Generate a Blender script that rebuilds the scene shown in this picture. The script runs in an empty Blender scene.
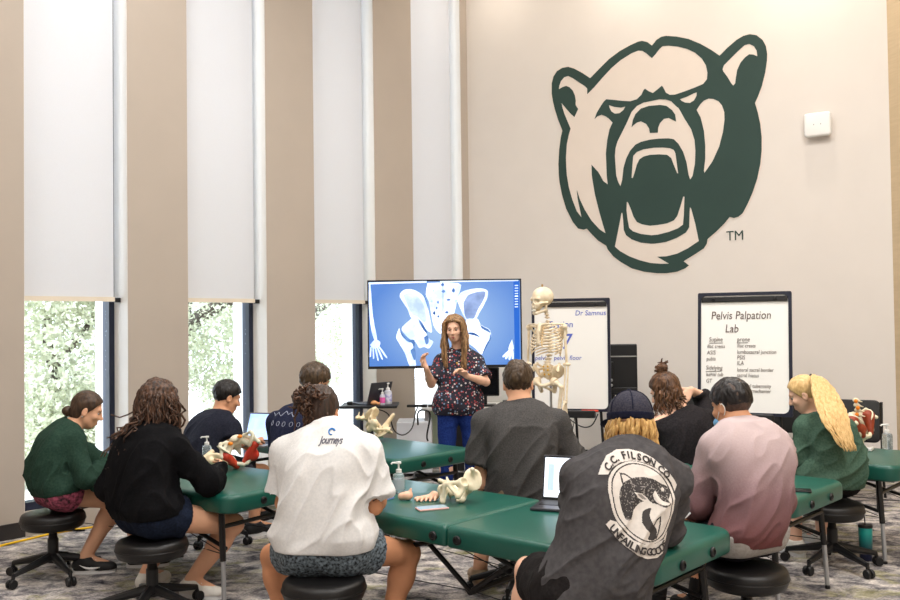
import bpy, bmesh, math, random
import numpy as np
from mathutils import Vector, Matrix
from mathutils.bvhtree import BVHTree
random.seed(7); rng = np.random.default_rng(11)
scene = bpy.context.scene
COL = scene.collection
V = lambda *a: np.array(a, float)
def nrm(v):
    v = np.asarray(v, float); return v / (np.linalg.norm(v) + 1e-12)
# ---------------------------------------------------------------- camera
FPX, CAMH, EPS, RHO = 900.0, 1.5, math.atan(21 / 900), 0.013
_R0 = V(1, 0, 0); _U0 = V(0, -math.sin(EPS), math.cos(EPS)); FWD = V(0, math.cos(EPS), math.sin(EPS))
RGT = math.cos(RHO) * _R0 - math.sin(RHO) * _U0
UPV = math.sin(RHO) * _R0 + math.cos(RHO) * _U0
CAM = V(0, 0, CAMH)
def ray(x, y): return FWD + (x - 450) / FPX * RGT + (300 - y) / FPX * UPV
def PD(x, y, D):            # measured point at depth D metres into the room
    d = ray(x, y); return CAM + d * (D / d[1])
def PZ(x, y, z):            # measured point on the level z
    d = ray(x, y); return CAM + d * ((z - CAMH) / d[2])
def PP(x, y, p, n):         # measured point on a plane
    d = ray(x, y); return CAM + d * (np.dot(np.asarray(p) - CAM, n) / np.dot(d, n))
cam_d = bpy.data.cameras.new('camera'); cam = bpy.data.objects.new('camera', cam_d); COL.objects.link(cam)
cam_d.sensor_width = 36; cam_d.lens = 36.0; cam_d.clip_end = 200
M = Matrix.Identity(4)
for i in range(3):
    M[i][0] = RGT[i]; M[i][1] = UPV[i]; M[i][2] = -FWD[i]; M[i][3] = CAM[i]
cam.matrix_world = M
scene.camera = cam
vs = scene.view_settings
scene.display_settings.display_device = 'sRGB'
vs.view_transform = 'Standard'; vs.look = 'None'; vs.exposure = 0.08; vs.gamma = 1.0; vs.use_curve_mapping = False
# ---------------------------------------------------------------- materials
def lin(c):
    return tuple(((v / 255) / 12.92 if v / 255 <= 0.04045 else ((v / 255 + 0.055) / 1.055) ** 2.4) for v in c)
MATS = {}
def mat(name, rgb, rough=0.6, metal=0.0, var=0.0, scale=8.0, bump=0.0, bscale=60.0, rgb2=None, emit=0.0, trans=0.0,
        alpha=1.0, stretch=(1, 1, 1), spec=0.5, coat=0.0, sheen=0.0, ior=1.45, sub=0.0):
    """procedural Principled material: a noise mixes rgb and rgb2, a second noise bumps the surface"""
    if name in MATS: return MATS[name]
    m = bpy.data.materials.new(name); m.use_nodes = True; MATS[name] = m
    nt = m.node_tree; b = nt.nodes['Principled BSDF']; L = nt.links
    c = lin(rgb) + (1,)
    b.inputs['Base Color'].default_value = c; b.inputs['Roughness'].default_value = rough
    b.inputs['Metallic'].default_value = metal; b.inputs['Specular IOR Level'].default_value = spec
    b.inputs['Coat Weight'].default_value = coat; b.inputs['Sheen Weight'].default_value = sheen
    b.inputs['Transmission Weight'].default_value = trans; b.inputs['Alpha'].default_value = alpha
    b.inputs['IOR'].default_value = ior
    if sub: b.inputs['Subsurface Weight'].default_value = sub; b.inputs['Subsurface Radius'].default_value = (.02, .008, .004)
    tc = nt.nodes.new('ShaderNodeTexCoord'); mp = nt.nodes.new('ShaderNodeMapping')
    mp.inputs['Scale'].default_value = stretch; L.new(tc.outputs['Object'], mp.inputs['Vector'])
    if var or rgb2:
        n = nt.nodes.new('ShaderNodeTexNoise'); n.inputs['Scale'].default_value = scale; n.inputs['Detail'].default_value = 4
        L.new(mp.outputs['Vector'], n.inputs['Vector'])
        r = nt.nodes.new('ShaderNodeValToRGB'); L.new(n.outputs['Fac'], r.inputs['Fac'])
        r.color_ramp.elements[0].position = 0.35; r.color_ramp.elements[1].position = 0.65
        if rgb2: c2 = lin(rgb2) + (1,)
        else: c2 = tuple(min(1, v * (1 + var)) for v in c[:3]) + (1,); c = tuple(v * (1 - var) for v in c[:3]) + (1,)
        r.color_ramp.elements[0].color = c; r.color_ramp.elements[1].color = c2
        L.new(r.outputs['Color'], b.inputs['Base Color'])
        if emit: L.new(r.outputs['Color'], b.inputs['Emission Color'])
    elif emit: b.inputs['Emission Color'].default_value = c
    if emit: b.inputs['Emission Strength'].default_value = emit
    if bump:
        n2 = nt.nodes.new('ShaderNodeTexNoise'); n2.inputs['Scale'].default_value = bscale; n2.inputs['Detail'].default_value = 3
        L.new(mp.outputs['Vector'], n2.inputs['Vector'])
        bp = nt.nodes.new('ShaderNodeBump'); bp.inputs['Strength'].default_value = bump; bp.inputs['Distance'].default_value = 0.01
        L.new(n2.outputs['Fac'], bp.inputs['Height']); L.new(bp.outputs['Normal'], b.inputs['Normal'])
    return m
# ---------------------------------------------------------------- object helpers
def tag(o, label=None, cat=None, group=None, kind=None):
    if label: o['label'] = label
    if cat: o['category'] = cat
    if group: o['group'] = group
    if kind: o['kind'] = kind
    return o
def empty(name, loc, label=None, cat=None, group=None, rz=0.0):
    o = bpy.data.objects.new(name, None); COL.objects.link(o); o.location = Vector(loc); o.rotation_euler = (0, 0, rz)
    o.empty_display_size = 0.1
    return tag(o, label, cat, group)
def setmesh(me, verts, faces):
    verts = np.asarray(verts, np.float32)
    if isinstance(faces, np.ndarray):
        nf, k = faces.shape
        me.vertices.add(len(verts)); me.vertices.foreach_set('co', verts.ravel())
        me.loops.add(nf * k); me.loops.foreach_set('vertex_index', faces.astype(np.int32).ravel())
        me.polygons.add(nf); me.polygons.foreach_set('loop_start', np.arange(0, nf * k, k, dtype=np.int32))
        me.update(calc_edges=True); me.validate()
    else:
        me.from_pydata([tuple(v) for v in verts], [], [tuple(f) for f in faces]); me.update()
def obj(name, verts, faces, m, parent=None, smooth=True, world=True):
    """link ONE mesh object; verts are world coordinates when world is True (moved into the parent's frame)"""
    me = bpy.data.meshes.new(name); verts = np.asarray(verts, float)
    if world and parent is not None:
        inv = np.array(parent_matrix(parent).inverted()); verts = verts @ inv[:3, :3].T + inv[:3, 3]
    elif world and parent is None and len(verts):
        pass
    setmesh(me, verts, faces)
    if smooth: me.polygons.foreach_set('use_smooth', np.ones(len(me.polygons), bool))
    ms = m if isinstance(m, (list, tuple)) else [m]
    for q in ms: me.materials.append(q)
    o = bpy.data.objects.new(name, me); COL.objects.link(o)
    if parent is not None: o.parent = parent
    return o
def parent_matrix(o):
    mw = Matrix.LocRotScale(o.location, o.rotation_euler, o.scale)
    return parent_matrix(o.parent) @ mw if o.parent else mw
class MB:
    """collects shapes that form ONE part"""
    def __init__(s): s.v = []; s.f = []; s.n = 0; s.mi = []
    def add(s, v, f, mi=0):
        v = np.asarray(v, float); s.v.append(v); s.f += [tuple(int(i) + s.n for i in q) for q in f]; s.mi += [mi] * len(f); s.n += len(v); return s
    def box(s, c, size, rot=None, bevel=0.0, mi=0):
        v, f = box_geo(size, bevel)
        if rot is not None: v = v @ np.asarray(rot).T
        return s.add(v + np.asarray(c), f, mi)
    def tube(s, pts, r, n=10, mi=0, cap=True):
        v, f = tube_geo(pts, r, n, cap); return s.add(v, f, mi)
    def lathe(s, prof, c=(0, 0, 0), n=24, rot=None, mi=0):
        v, f = lathe_geo(prof, n)
        if rot is not None: v = v @ np.asarray(rot).T
        return s.add(v + np.asarray(c), f, mi)
    def ball(s, c, r, n=12, rot=None, mi=0):
        r = np.ones(3) * r; v, f = lathe_geo([(math.sin(t), -math.cos(t)) for t in np.linspace(0.02, math.pi - 0.02, n)], n + 4)
        v = v * r
        if rot is not None: v = v @ np.asarray(rot).T
        return s.add(v + np.asarray(c), f, mi)
    def out(s, name, m, parent=None, smooth=True, world=True, auto=True):
        o = obj(name, np.concatenate(s.v), s.f, m, parent, smooth, world)
        if isinstance(m, (list, tuple)): o.data.polygons.foreach_set('material_index', np.array(s.mi, np.int32))
        if smooth and auto: sharp(o)
        return o
def sharp(o, ang=40):
    bm = bmesh.new(); bm.from_mesh(o.data)
    for e in bm.edges:
        if len(e.link_faces) == 2 and e.calc_face_angle(0) > math.radians(ang): e.smooth = False
    bm.to_mesh(o.data); bm.free()
def box_geo(size, bevel=0.0):
    bm = bmesh.new(); bmesh.ops.create_cube(bm, size=1.0)
    for v in bm.verts: v.co = Vector((v.co.x * size[0], v.co.y * size[1], v.co.z * size[2]))
    if bevel: bmesh.ops.bevel(bm, geom=bm.edges[:] + bm.verts[:], offset=bevel, segments=2, affect='EDGES', profile=0.5)
    v = np.array([q.co[:] for q in bm.verts]); bm.verts.index_update(); f = [tuple(w.index for w in q.verts) for q in bm.faces]; bm.free(); return v, f
def frame_for(d):
    d = nrm(d); a = V(0, 0, 1) if abs(d[2]) < 0.9 else V(1, 0, 0); x = nrm(np.cross(a, d)); return x, np.cross(d, x), d
def tube_geo(pts, r, n=10, cap=True):
    pts = np.asarray(pts, float); k = len(pts); r = np.ones(k) * r if np.isscalar(r) else np.asarray(r, float)
    th = np.linspace(0, 2 * math.pi, n, endpoint=False); vs_ = []; x = None
    for i in range(k):
        d = nrm(pts[min(i + 1, k - 1)] - pts[max(i - 1, 0)])
        if x is None: x, y, _ = frame_for(d)
        else: x = nrm(x - d * np.dot(x, d)); y = np.cross(d, x)
        vs_.append(pts[i] + r[i] * (np.cos(th)[:, None] * x + np.sin(th)[:, None] * y))
    f = [(i * n + j, i * n + (j + 1) % n, (i + 1) * n + (j + 1) % n, (i + 1) * n + j) for i in range(k - 1) for j in range(n)]
    if cap: f += [tuple(range(n - 1, -1, -1)), tuple((k - 1) * n + j for j in range(n))]
    return np.concatenate(vs_), f
def lathe_geo(prof, n=24):
    th = np.linspace(0, 2 * math.pi, n, endpoint=False); k = len(prof); vs_ = []
    for (r, z) in prof: vs_.append(np.stack([r * np.cos(th), r * np.sin(th), np.full(n, z)], 1))
    f = [(i * n + j, i * n + (j + 1) % n, (i + 1) * n + (j + 1) % n, (i + 1) * n + j) for i in range(k - 1) for j in range(n)]
    f += [tuple(range(n - 1, -1, -1)), tuple((k - 1) * n + j for j in range(n))]
    return np.concatenate(vs_), f
def smooth_path(pts, n=6):
    p = [np.asarray(q, float) for q in pts]; out = []
    for i in range(len(p) - 1):
        a, b, c, d = p[max(i - 1, 0)], p[i], p[i + 1], p[min(i + 2, len(p) - 1)]
        for t in np.linspace(0, 1, n, endpoint=False):
            out.append(0.5 * (2 * b + (c - a) * t + (2 * a - 5 * b + 4 * c - d) * t * t + (3 * b - a - 3 * c + d) * t ** 3))
    out.append(p[-1]); return np.array(out)
def rz(a): c, s = math.cos(a), math.sin(a); return np.array([[c, -s, 0], [s, c, 0], [0, 0, 1.0]])
def cols(x, y, z): return np.stack([nrm(x), nrm(y), nrm(z)], 1)
# flat shapes (emblem, writing, screen picture): outlines filled with holes, given as plane points
def flat(name, loops, m, org, ux, uy, parent=None, depth=0.0015, offset=0.0):
    cu = bpy.data.curves.new(name, 'CURVE'); cu.dimensions = '2D'; cu.fill_mode = 'BOTH'; cu.extrude = depth; cu.offset = offset
    for lp in loops:
        sp = cu.splines.new('POLY'); sp.points.add(len(lp) - 1); sp.use_cyclic_u = True
        for i, (x, y) in enumerate(lp): sp.points[i].co = (x, y, 0, 1)
    return _flat_out(name, cu, m, org, ux, uy, parent)
def _flat_out(name, cu, m, org, ux, uy, parent):
    t = bpy.data.objects.new('t', cu); COL.objects.link(t); bpy.context.view_layer.update()
    me = bpy.data.meshes.new_from_object(t.evaluated_get(bpy.context.evaluated_depsgraph_get()))
    v = np.array([q.co[:] for q in me.vertices]) if len(me.vertices) else np.zeros((0, 3)); f = [tuple(p.vertices) for p in me.polygons]
    bpy.data.objects.remove(t); bpy.data.curves.remove(cu); bpy.data.meshes.remove(me)
    if org is None: return v, f
    uz = np.cross(ux, uy); w = np.asarray(org) + v[:, :1] * ux + v[:, 1:2] * uy + v[:, 2:3] * uz
    return obj(name, w, f, m, parent, smooth=False)
def text_geo(s, size=1.0, shear=0.0, align='LEFT', space=1.0, ext=0.0, bold=0.0):
    cu = bpy.data.curves.new('txt', 'FONT'); cu.body = s; cu.size = size; cu.shear = shear; cu.align_x = align; cu.space_character = space
    cu.extrude = ext; cu.offset = bold; cu.resolution_u = 3
    return _flat_out('txt', cu, None, None, None, None, None)
def text(name, s, m, org, ux, uy, parent=None, size=0.05, shear=0.0, align='LEFT', ext=0.0006, bold=0.0, xs=1.0):
    v, f = text_geo(s, size, shear, align, 1.0, ext, bold); ux = np.asarray(ux, float); uz = nrm(np.cross(ux, uy))
    w = np.asarray(org) + v[:, :1] * ux * xs + v[:, 1:2] * np.asarray(uy) + v[:, 2:3] * uz
    return obj(name, w, f, m, parent, smooth=False)
# ---------------------------------------------------------------- value noise (numpy) and implicit surfaces
def _h(ix, iy, iz, seed):
    n = (ix * 374761393 + iy * 668265263 + iz * 2147483647 + seed * 1274126177) & 0xffffffff
    n = ((n ^ (n >> 13)) * 1274126177) & 0xffffffff
    return ((n ^ (n >> 16)) & 0xffff) / 65535.0
def vnoise(p, seed=0):
    i = np.floor(p).astype(np.int64); f = p - i; f = f * f * (3 - 2 * f); r = 0
    for dx in (0, 1):
        for dy in (0, 1):
            for dz in (0, 1):
                w = (f[:, 0] if dx else 1 - f[:, 0]) * (f[:, 1] if dy else 1 - f[:, 1]) * (f[:, 2] if dz else 1 - f[:, 2])
                r = r + w * _h(i[:, 0] + dx, i[:, 1] + dy, i[:, 2] + dz, seed)
    return r * 2 - 1
def fold(p, seed=0):        # ridged noise: soft cloth folds
    a = vnoise(p, seed); b = vnoise(p * 2.1 + 5.3, seed + 3)
    return (1 - np.abs(a) * 2) * 0.7 + 0.4 * b
# primitives: C = tapered capsule (optionally squashed along n), E = ellipsoid
def C(a, b, ra, rb=None, k=0.02, sq=None, flat=False, op='+'):
    return dict(t='c', a=np.asarray(a, float), b=np.asarray(b, float), ra=ra, rb=ra if rb is None else rb, k=k, sq=sq, flat=flat, op=op)
def E(c, r, rot=None, k=0.02, op='+'):
    return dict(t='e', c=np.asarray(c, float), r=np.asarray(r, float), rot=np.eye(3) if rot is None else np.asarray(rot), k=k, op=op)
def _bounds(p):
    if p['t'] == 'c':
        r = max(p['ra'], p['rb']); return np.minimum(p['a'], p['b']) - r, np.maximum(p['a'], p['b']) + r
    r = np.max(p['r']); return p['c'] - r, p['c'] + r
def sdf(prims, h=0.006, cuts=()):
    bl = [_bounds(p) for p in prims if p['op'] == '+']
    lo = np.min([b[0] for b in bl], 0) - 3 * h; hi = np.max([b[1] for b in bl], 0) + 3 * h
    n = np.ceil((hi - lo) / h).astype(int) + 1; vol = np.full(n, 0.2, np.float32)
    ax = [(lo[i] + h * np.arange(n[i])).astype(np.float32) for i in range(3)]
    for p in prims:
        a, b = _bounds(p); pad = p['k'] + 4 * h
        i0 = np.maximum(np.floor((a - pad - lo) / h).astype(int), 0); i1 = np.minimum(np.ceil((b + pad - lo) / h).astype(int) + 1, n)
        if np.any(i1 <= i0): continue
        sl = tuple(slice(i0[i], i1[i]) for i in range(3))
        X = ax[0][sl[0]][:, None, None]; Y = ax[1][sl[1]][None, :, None]; Z = ax[2][sl[2]][None, None, :]
        if p['t'] == 'c':
            px, py, pz = X - p['a'][0], Y - p['a'][1], Z - p['a'][2]; ba = p['b'] - p['a']; s = 1.0
            if p['sq'] is not None:
                nn, q = p['sq']; nn = nrm(nn); e = (1 / q - 1); dn = (px * nn[0] + py * nn[1] + pz * nn[2]) * e
                px, py, pz = px + nn[0] * dn, py + nn[1] * dn, pz + nn[2] * dn; ba = ba + nn * np.dot(ba, nn) * e; s = 0.5 + 0.5 * q
            L2 = float(ba @ ba) + 1e-12; t0 = (px * ba[0] + py * ba[1] + pz * ba[2]) / L2; t = np.clip(t0, 0, 1)
            d = (np.sqrt((px - t * ba[0]) ** 2 + (py - t * ba[1]) ** 2 + (pz - t * ba[2]) ** 2) - (p['ra'] + (p['rb'] - p['ra']) * t)) * s
            if p['flat']: d = np.maximum(d, (t0 - 1) * math.sqrt(L2))
        else:
            Rm = p['rot']; qx, qy, qz = X - p['c'][0], Y - p['c'][1], Z - p['c'][2]
            l = [(qx * Rm[0, i] + qy * Rm[1, i] + qz * Rm[2, i]) / p['r'][i] for i in range(3)]
            g = np.sqrt(l[0] ** 2 + l[1] ** 2 + l[2] ** 2); d = (g - 1) * float(np.min(p['r'])) * (1 + 0.35 * (np.max(p['r']) / np.min(p['r']) - 1) * 0)
        cur = vol[sl]; k = p['k']
        if p['op'] == '+':
            hh = np.maximum(k - np.abs(cur - d), 0) / k; vol[sl] = np.minimum(cur, d) - hh * hh * k * 0.25
        else:
            hh = np.maximum(k - np.abs(cur + d), 0) / k; vol[sl] = np.maximum(cur, -d) + hh * hh * k * 0.25
    for (pt, nn) in cuts:
        nn = nrm(nn); vol = np.maximum(vol, ((ax[0] - pt[0]) * nn[0])[:, None, None] + ((ax[1] - pt[1]) * nn[1])[None, :, None] + ((ax[2] - pt[2]) * nn[2])[None, None, :])
    return nets(vol, lo, h)
def nets(vol, lo, h):
    vol = vol.copy(); vol[0] = vol[-1] = 1; vol[:, 0] = vol[:, -1] = 1; vol[:, :, 0] = vol[:, :, -1] = 1
    ins = vol < 0; n = vol.shape
    c = np.zeros([q - 1 for q in n], np.uint8)
    for dx in (0, 1):
        for dy in (0, 1):
            for dz in (0, 1): c += ins[dx:n[0] - 1 + dx, dy:n[1] - 1 + dy, dz:n[2] - 1 + dz]
    act = (c > 0) & (c < 8); I = np.argwhere(act); idx = np.full(c.shape, -1, np.int32); idx[act] = np.arange(len(I))
    cor = {(a, b, d): vol[I[:, 0] + a, I[:, 1] + b, I[:, 2] + d] for a in (0, 1) for b in (0, 1) for d in (0, 1)}
    acc = np.zeros((len(I), 3)); cnt = np.zeros(len(I))
    for axis in range(3):
        for u in (0, 1):
            for w in (0, 1):
                k0 = [0, 0, 0]; o = [q for q in range(3) if q != axis]; k0[o[0]] = u; k0[o[1]] = w; k1 = list(k0); k1[axis] = 1
                a, b = cor[tuple(k0)], cor[tuple(k1)]; m = (a < 0) != (b < 0); t = np.where(m, a / np.where(m, a - b, 1), 0)
                pos = np.tile(np.array(k0, float), (len(I), 1)); pos[:, axis] = t; acc[m] += pos[m]; cnt[m] += 1
    v = lo + h * (I + acc / np.maximum(cnt, 1)[:, None]); F = []
    for axis in range(3):
        sl0 = [slice(None)] * 3; sl1 = [slice(None)] * 3; sl0[axis] = slice(0, n[axis] - 1); sl1[axis] = slice(1, n[axis])
        e = np.argwhere(ins[tuple(sl0)] != ins[tuple(sl1)]); o = [q for q in range(3) if q != axis]
        e = e[(e[:, o[0]] > 0) & (e[:, o[1]] > 0) & (e[:, o[0]] < n[o[0]] - 1) & (e[:, o[1]] < n[o[1]] - 1)]
        q = []
        for (u, w) in ((-1, -1), (0, -1), (0, 0), (-1, 0)):
            k = e.copy(); k[:, o[0]] += u; k[:, o[1]] += w; q.append(idx[k[:, 0], k[:, 1], k[:, 2]])
        q = np.stack(q, 1); flip = ins[e[:, 0], e[:, 1], e[:, 2]]
        if axis == 1: flip = ~flip
        q[~flip] = q[~flip][:, ::-1]; F.append(q)
    F = np.concatenate(F); F = F[(F >= 0).all(1)]
    return v, F
def vnormals(v, F):
    fn = np.cross(v[F[:, 2]] - v[F[:, 0]], v[F[:, 3]] - v[F[:, 1]]); nv = np.zeros_like(v)
    for i in range(4):
        for a in range(3): nv[:, a] += np.bincount(F[:, i], fn[:, a], len(v))
    return nv / (np.linalg.norm(nv, axis=1)[:, None] + 1e-12)
def displace(v, F, amt): return v + vnormals(v, F) * amt[:, None]
# ================================================================ setting
AW = V(0.645, 0.764, 0); AW = nrm(AW); NO = V(-AW[1], AW[0], 0); W0 = V(-3.11, 6.40, 0)
BW = nrm(V(3.71, -2.23, 0)); NB = V(-BW[1], BW[0], 0) * 1.0; B0 = V(0.231, 10.36, 0)   # NB points out of the room
if NB[1] < 0: NB = -NB
HC = 5.7
M_wall = mat('wall_paint', (178, 167, 156), 0.85, var=0.015, scale=3, bump=0.06, bscale=220)
M_back = mat('back_wall_paint', (220, 213, 206), 0.85, var=0.012, scale=3, bump=0.12, bscale=260)
M_reveal = mat('reveal_paint', (236, 233, 228), 0.7, var=0.01)
M_tan = mat('tan_panel', (188, 166, 134), 0.6, var=0.04, scale=6, stretch=(1, 1, 8))
M_ceil = mat('ceiling_paint', (225, 222, 216), 0.9, var=0.01)
M_base = mat('dark_base', (46, 42, 42), 0.5, var=0.05)
M_frame = mat('window_metal', (24, 31, 52), 0.45, var=0.05)
def carpet():
    m = bpy.data.materials.new('carpet'); m.use_nodes = True; nt = m.node_tree; L = nt.links; b = nt.nodes['Principled BSDF']
    b.inputs['Roughness'].default_value = 0.95; b.inputs['Specular IOR Level'].default_value = 0.1
    tc = nt.nodes.new('ShaderNodeTexCoord')
    def noise(scale, stretch, detail=5, rot=0.0, dist=0.0):
        mp = nt.nodes.new('ShaderNodeMapping'); mp.inputs['Scale'].default_value = stretch; mp.inputs['Rotation'].default_value = (0, 0, rot)
        L.new(tc.outputs['Object'], mp.inputs['Vector'])
        n = nt.nodes.new('ShaderNodeTexNoise'); n.inputs['Scale'].default_value = scale; n.inputs['Detail'].default_value = detail
        n.inputs['Roughness'].default_value = 0.65; n.inputs['Distortion'].default_value = dist
        L.new(mp.outputs['Vector'], n.inputs['Vector']); return n
    def ramp(n, stops):
        r = nt.nodes.new('ShaderNodeValToRGB'); e = r.color_ramp.elements
        while len(e) < len(stops): e.new(0.5)
        for q, (p, c) in zip(e, stops): q.position = p; q.color = lin(c) + (1,)
        L.new(n.outputs['Fac'], r.inputs['Fac']); return r
    def mix(f, a, c, mode='MIX'):
        x = nt.nodes.new('ShaderNodeMixRGB'); x.blend_type = mode
        if isinstance(f, float): x.inputs['Fac'].default_value = f
        else: L.new(f.outputs['Color'], x.inputs['Fac'])
        L.new(a.outputs['Color'], x.inputs['Color1']); L.new(c.outputs['Color'], x.inputs['Color2']); return x
    base = ramp(noise(7.5, (1, 1.4, 1), 8, 0.7, 0.5), [(0.33, (62, 61, 70)), (0.44, (134, 131, 134)), (0.55, (190, 185, 182)), (0.69, (230, 224, 218))])
    fine = ramp(noise(64, (1, 1.5, 1), 4, 0.7), [(0.34, (78, 77, 78)), (0.66, (222, 218, 214))])
    g = mix(0.6, base, fine, 'OVERLAY')
    grn = ramp(noise(3.0, (1, 1.5, 1), 7, 0.5, 0.6), [(0.55, (0, 0, 0)), (0.62, (170, 170, 170))])
    gc = ramp(noise(20, (1, 2, 1), 3), [(0.3, (138, 136, 76)), (0.7, (186, 182, 110))])
    fin = mix(grn, g, gc)
    L.new(fin.outputs['Color'], b.inputs['Base Color'])
    n2 = noise(260, (1, 1, 1), 2); bp = nt.nodes.new('ShaderNodeBump'); bp.inputs['Strength'].default_value = 0.5; bp.inputs['Distance'].default_value = 0.01
    L.new(n2.outputs['Fac'], bp.inputs['Height']); L.new(bp.outputs['Normal'], b.inputs['Normal'])
    return m
M_carpet = carpet()
BE = B0 + BW * 4.39; RD = nrm(V(0.25, -0.97, 0)); RE = BE + RD * 11.0; LS = W0 - AW * 10.0; RM = V(-5, -6.5, 0)
CORNER = W0 + AW * 5.2
poly = [LS, RM, RE, BE, B0]
def slab(name, pts, z, dz, m):
    n = len(pts); v = [(p[0], p[1], z) for p in pts] + [(p[0], p[1], z + dz) for p in pts]
    f = [tuple(range(n)), tuple(range(2 * n - 1, n - 1, -1))] + [(i, i + n, (i + 1) % n + n, (i + 1) % n) for i in range(n)]
    return tag(obj(name, v, f, m, smooth=False), kind='structure')
ctr = np.mean(poly, 0); big = [ctr + (p - ctr) * 1.06 for p in poly]
slab('floor', big, -0.08, 0.08, M_carpet)
slab('ceiling', big, HC, 0.1, M_ceil)
def wbox(mb, org, d, n, t0, t1, e0, e1, z0, z1, mi=0):
    """box on a wall line: t along, e outward, z up"""
    p = [org + d * t + n * e + V(0, 0, z) for z in (z0, z1) for (t, e) in ((t0, e0), (t1, e0), (t1, e1), (t0, e1))]
    mb.add(p, [(0, 1, 2, 3), (7, 6, 5, 4), (0, 4, 5, 1), (1, 5, 6, 2), (2, 6, 7, 3), (3, 7, 4, 0)], mi)
def wall_t(px):             # where a photo column meets the left wall
    u = (px - 450) / 900.0; return (u * W0[1] - W0[0]) / (AW[0] - AW[1] * u)
OPEN = [(wall_t(a), wall_t(b)) for a, b in ((24, 128), (188, 267), (315, 376), (414, 463.5))]
TH = 0.36; ZS, ZH = 0.14, 5.45
mb = MB(); t = -10.0
for (a, b) in OPEN + [(5.2, 5.2)]:
    wbox(mb, W0, AW, NO, t, a, 0, TH, 0, HC); t = b
for (a, b) in OPEN:
    wbox(mb, W0, AW, NO, a, b, 0, TH, 0, ZS); wbox(mb, W0, AW, NO, a, b, 0, TH, ZH, HC)
tag(mb.out('wall_left', M_wall, smooth=False), kind='structure')
mb = MB(); wbox(mb, B0, BW, NB, -0.25, 4.45, 0, 0.2, 0, HC); tag(mb.out('wall_back', M_back, smooth=False), kind='structure')
NR = V(-RD[1], RD[0], 0)
mb = MB(); wbox(mb, BE, RD, NR if NR[0] > 0 else -NR, 0.0, 11.0, 0, 0.2, 0, HC); tag(mb.out('wall_right', M_tan, smooth=False), kind='structure')
mb = MB()
for p, q in ((LS, RM), (RM, RE)):
    d = nrm(q - p); wbox(mb, p, d, V(d[1], -d[0], 0), 0, np.linalg.norm(q - p), 0, 0.2, 0, HC)
tag(mb.out('wall_rear', M_back, smooth=False), kind='structure')
mb = MB(); t = -10.0
for (a, b) in OPEN + [(5.2, 5.2)]:
    wbox(mb, W0, AW, NO, t, a, -0.014, -0.001, 0.001, 0.11); t = b
tag(mb.out('baseboard_left', M_base, smooth=False), kind='structure')
mb = MB(); wbox(mb, B0, BW, NB, 0.03, 4.36, -0.014, -0.001, 0.001, 0.11); tag(mb.out('baseboard_back', M_base, smooth=False), kind='structure')
# deep windows with a dark frame post, pale jamb lining, pane, and roller blinds pulled most of the way down
M_glass = bpy.data.materials.new('window_glass'); M_glass.use_nodes = True
nt = M_glass.node_tree; nt.nodes.clear(); o_ = nt.nodes.new('ShaderNodeOutputMaterial'); mx = nt.nodes.new('ShaderNodeMixShader')
tr = nt.nodes.new('ShaderNodeBsdfTransparent'); gl = nt.nodes.new('ShaderNodeBsdfGlossy'); gl.inputs['Roughness'].default_value = 0.02
fr = nt.nodes.new('ShaderNodeFresnel'); fr.inputs['IOR'].default_value = 1.3; tr.inputs['Color'].default_value = (0.96, 0.98, 1, 1)
nt.links.new(fr.outputs['Fac'], mx.inputs['Fac']); nt.links.new(tr.outputs[0], mx.inputs[1]); nt.links.new(gl.outputs[0], mx.inputs[2]); nt.links.new(mx.outputs[0], o_.inputs['Surface'])
def blind_mat():
    m = bpy.data.materials.new('blind_fabric'); m.use_nodes = True; nt = m.node_tree; L = nt.links; nt.nodes.clear()
    o = nt.nodes.new('ShaderNodeOutputMaterial'); mx = nt.nodes.new('ShaderNodeMixShader'); mx.inputs['Fac'].default_value = 0.33
    d = nt.nodes.new('ShaderNodeBsdfDiffuse'); t = nt.nodes.new('ShaderNodeBsdfTranslucent')
    tc = nt.nodes.new('ShaderNodeTexCoord'); n = nt.nodes.new('ShaderNodeTexNoise'); n.inputs['Scale'].default_value = 160
    L.new(tc.outputs['Object'], n.inputs['Vector']); r = nt.nodes.new('ShaderNodeValToRGB')
    r.color_ramp.elements[0].color = lin((218, 218, 222)) + (1,); r.color_ramp.elements[1].color = lin((228, 228, 232)) + (1,)
    L.new(n.outputs['Fac'], r.inputs['Fac']); L.new(r.outputs['Color'], d.inputs['Color']); t.inputs['Color'].default_value = lin((236, 234, 232)) + (1,)
    L.new(d.outputs[0], mx.inputs[1]); L.new(t.outputs[0], mx.inputs[2]); L.new(mx.outputs[0], o.inputs['Surface']); return m
M_blind = blind_mat(); M_rail = mat('blind_rail', (226, 214, 196), 0.5, var=0.02); M_black = mat('black_plastic', (22, 22, 24), 0.45, var=0.08, scale=20)
BL = ['widest white roller blind, nearest the left edge, above the woman in green', 'white roller blind above the man with black hair by the window',
      'white roller blind ending beside the left end of the television', 'narrow white roller blind hanging down behind the television']
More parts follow.
